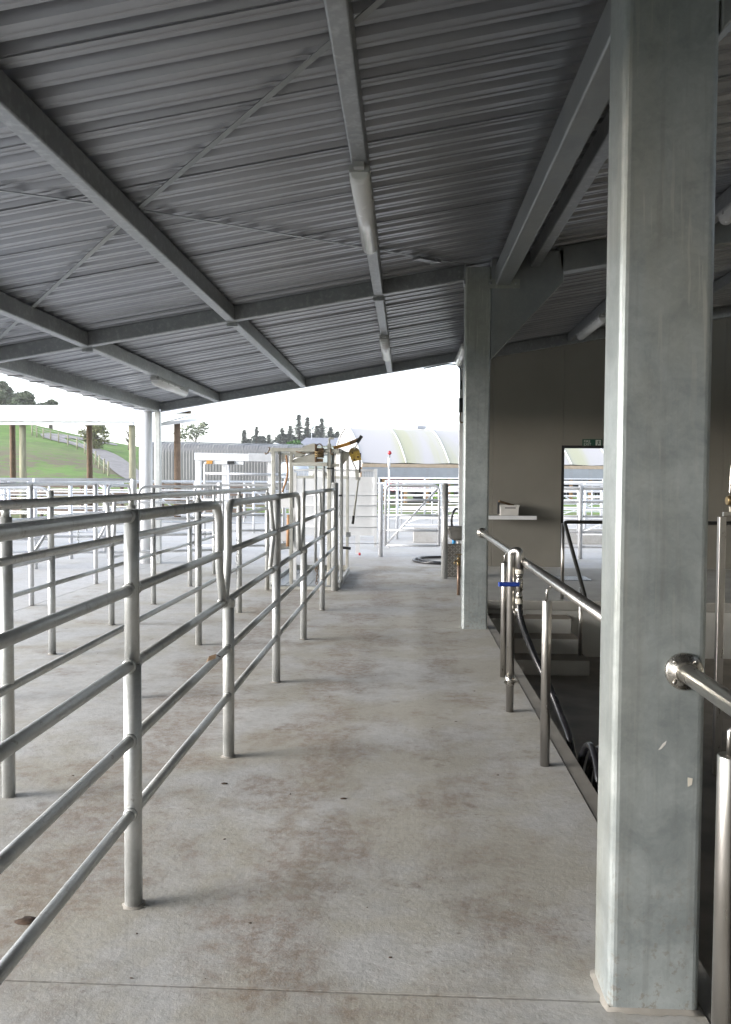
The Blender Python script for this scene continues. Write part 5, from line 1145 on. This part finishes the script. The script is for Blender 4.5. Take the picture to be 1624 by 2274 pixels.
place = ('leftmost', 'second from left', 'third from left', 'fourth from left', 'fifth from left', 'sixth from left', 'seventh from left', 'eighth from left', 'ninth from left', 'tenth from left', 'rightmost')
for i, (x, h, w) in enumerate(((-30.0, 3.8, 1.5), (-27.7, 4.4, 1.2), (-25.4, 3.0, 1.3), (-22.9, 4.2, 1.6), (-21.4, 4.6, 1.7), (-19.8, 6.7, 1.8), (-18.2, 6.2, 1.7), (-16.4, 4.6, 1.8), (-15.5, 6.0, 2.2), (-13.9, 4.4, 1.8), (-12.6, 3.6, 1.6))):
    conifer('%s of the dark conifers on the skyline' % place[i], x, 150, 7.0, h, w * 1.25, 20 + i)
# low dark scrub along the skyline below the conifers
rng = random.Random(77)
hd = leaves(rng, [((rng.choice((rng.uniform(-31, -13), rng.uniform(-23, -12.5))), 152 + rng.uniform(0, 4), 7.6 + rng.uniform(0, 1.9)), rng.uniform(0.8, 1.5)) for _ in range(60)], 9000, 0.40)
hob = stuff(hd.build('skyline_scrub', 'needle')); hob['label'] = 'low dark scrub below the skyline conifers'; hob['category'] = 'scrub'

# ---------------------------------------------------------------- litter on the walkway
rng = random.Random(5); mb = MB()
for _ in range(120):
    x = rng.choice((rng.uniform(-0.9, 0.8), rng.uniform(-4.2, 0.8))); y = 1.9 + 11.5 * rng.random() ** 1.2; s = rng.choice((0.003, 0.004, 0.006, 0.009)) * rng.uniform(0.7, 1.3)
    n = 6; a0 = rng.uniform(0, 6.28); st = rng.uniform(0.35, 0.9); i = len(mb.v)
    for k in range(n):
        a = 2 * math.pi * k / n; r_ = s * rng.uniform(0.7, 1.2); px, py = r_ * math.cos(a), r_ * st * math.sin(a)
        mb.v.append((x + px * math.cos(a0) - py * math.sin(a0), y + px * math.sin(a0) + py * math.cos(a0), 0.0012))
    mb.v.append((x, y, 0.002 + s * 0.2))
    for k in range(n): mb.f.append((i + k, i + (k + 1) % n, i + n)); mb.sm.append(False)
lt = stuff(mb.build('dried_mud_litter', 'leaf_brown')); lt['label'] = 'scattered dried mud crumbs and leaf bits on the concrete'; lt['category'] = 'litter'
def clod(x, y, s, label):
    r2 = random.Random(int(x * 1000) + 31); mb = MB(); n = 12
    for lay, (rr_, z) in enumerate(((1.0, 0.001), (0.8, 0.22 * s), (0.35, 0.3 * s))):
        for k in range(n):
            a = 2 * math.pi * k / n; q = s * rr_ * r2.uniform(0.75, 1.2); mb.v.append((x + q * 1.5 * math.cos(a), y + q * math.sin(a), z * r2.uniform(0.7, 1.3)))
    for lay in range(2):
        for k in range(n): mb.f.append((lay * n + k, lay * n + (k + 1) % n, (lay + 1) * n + (k + 1) % n, (lay + 1) * n + k)); mb.sm.append(True)
    mb.f.append(tuple(2 * n + k for k in range(n))); mb.sm.append(True)
    tag(mb.build('manure_clod', 'leaf_brown'), label, 'dung')
clod(-1.27, 2.63, 0.026, 'flat dark dung patch beside the lowest rail in the lower left')
clod(-0.28, 3.75, 0.011, 'single dark dung crumb in the middle of the walkway')
clod(-0.88, 3.9, 0.012, 'small dark dung crumb right of the nearest tall post')
lf = thing('dry_leaf', 'curled brown dry leaf caught on a low rail of the walkway fence', 'leaf', (X1, 3.93, 0.61))
q = MB(); q.poly([(X1 - 0.01, 3.88, 0.613), (X1 + 0.022, 3.90, 0.622), (X1 + 0.014, 3.95, 0.634), (X1 - 0.018, 3.93, 0.626)]); q.poly([(X1 - 0.01, 3.88, 0.6135), (X1 - 0.018, 3.93, 0.6265), (X1 - 0.025, 3.90, 0.60)]); q.build('blade', 'rust', lf)
MB().tube([(X1 + 0.01, 3.95, 0.63), (X1 + 0.03, 3.97, 0.615)], 0.0025, 5).build('stalk', 'leaf_brown', lf)

# ---------------------------------------------------------------- evening haze
hz = MB().box(-120, 120, -30, 175, -1.9, 18.0)
hzo = hz.build('haze', 'dark'); hzo.data.materials.clear()
hm = D.materials.new('evening_haze'); hm.use_nodes = True; ht = hm.node_tree; ht.nodes.clear()
pv = ht.nodes.new('ShaderNodeVolumePrincipled'); pv.inputs['Density'].default_value = 0.0006; pv.inputs['Color'].default_value = (0.93, 0.92, 0.95, 1); pv.inputs['Anisotropy'].default_value = 0.2
ho = ht.nodes.new('ShaderNodeOutputMaterial'); ht.links.new(pv.outputs[0], ho.inputs['Volume']); hzo.data.materials.append(hm)
stuff(hzo); hzo['label'] = 'thin pale evening haze over the farm'; hzo['category'] = 'haze'
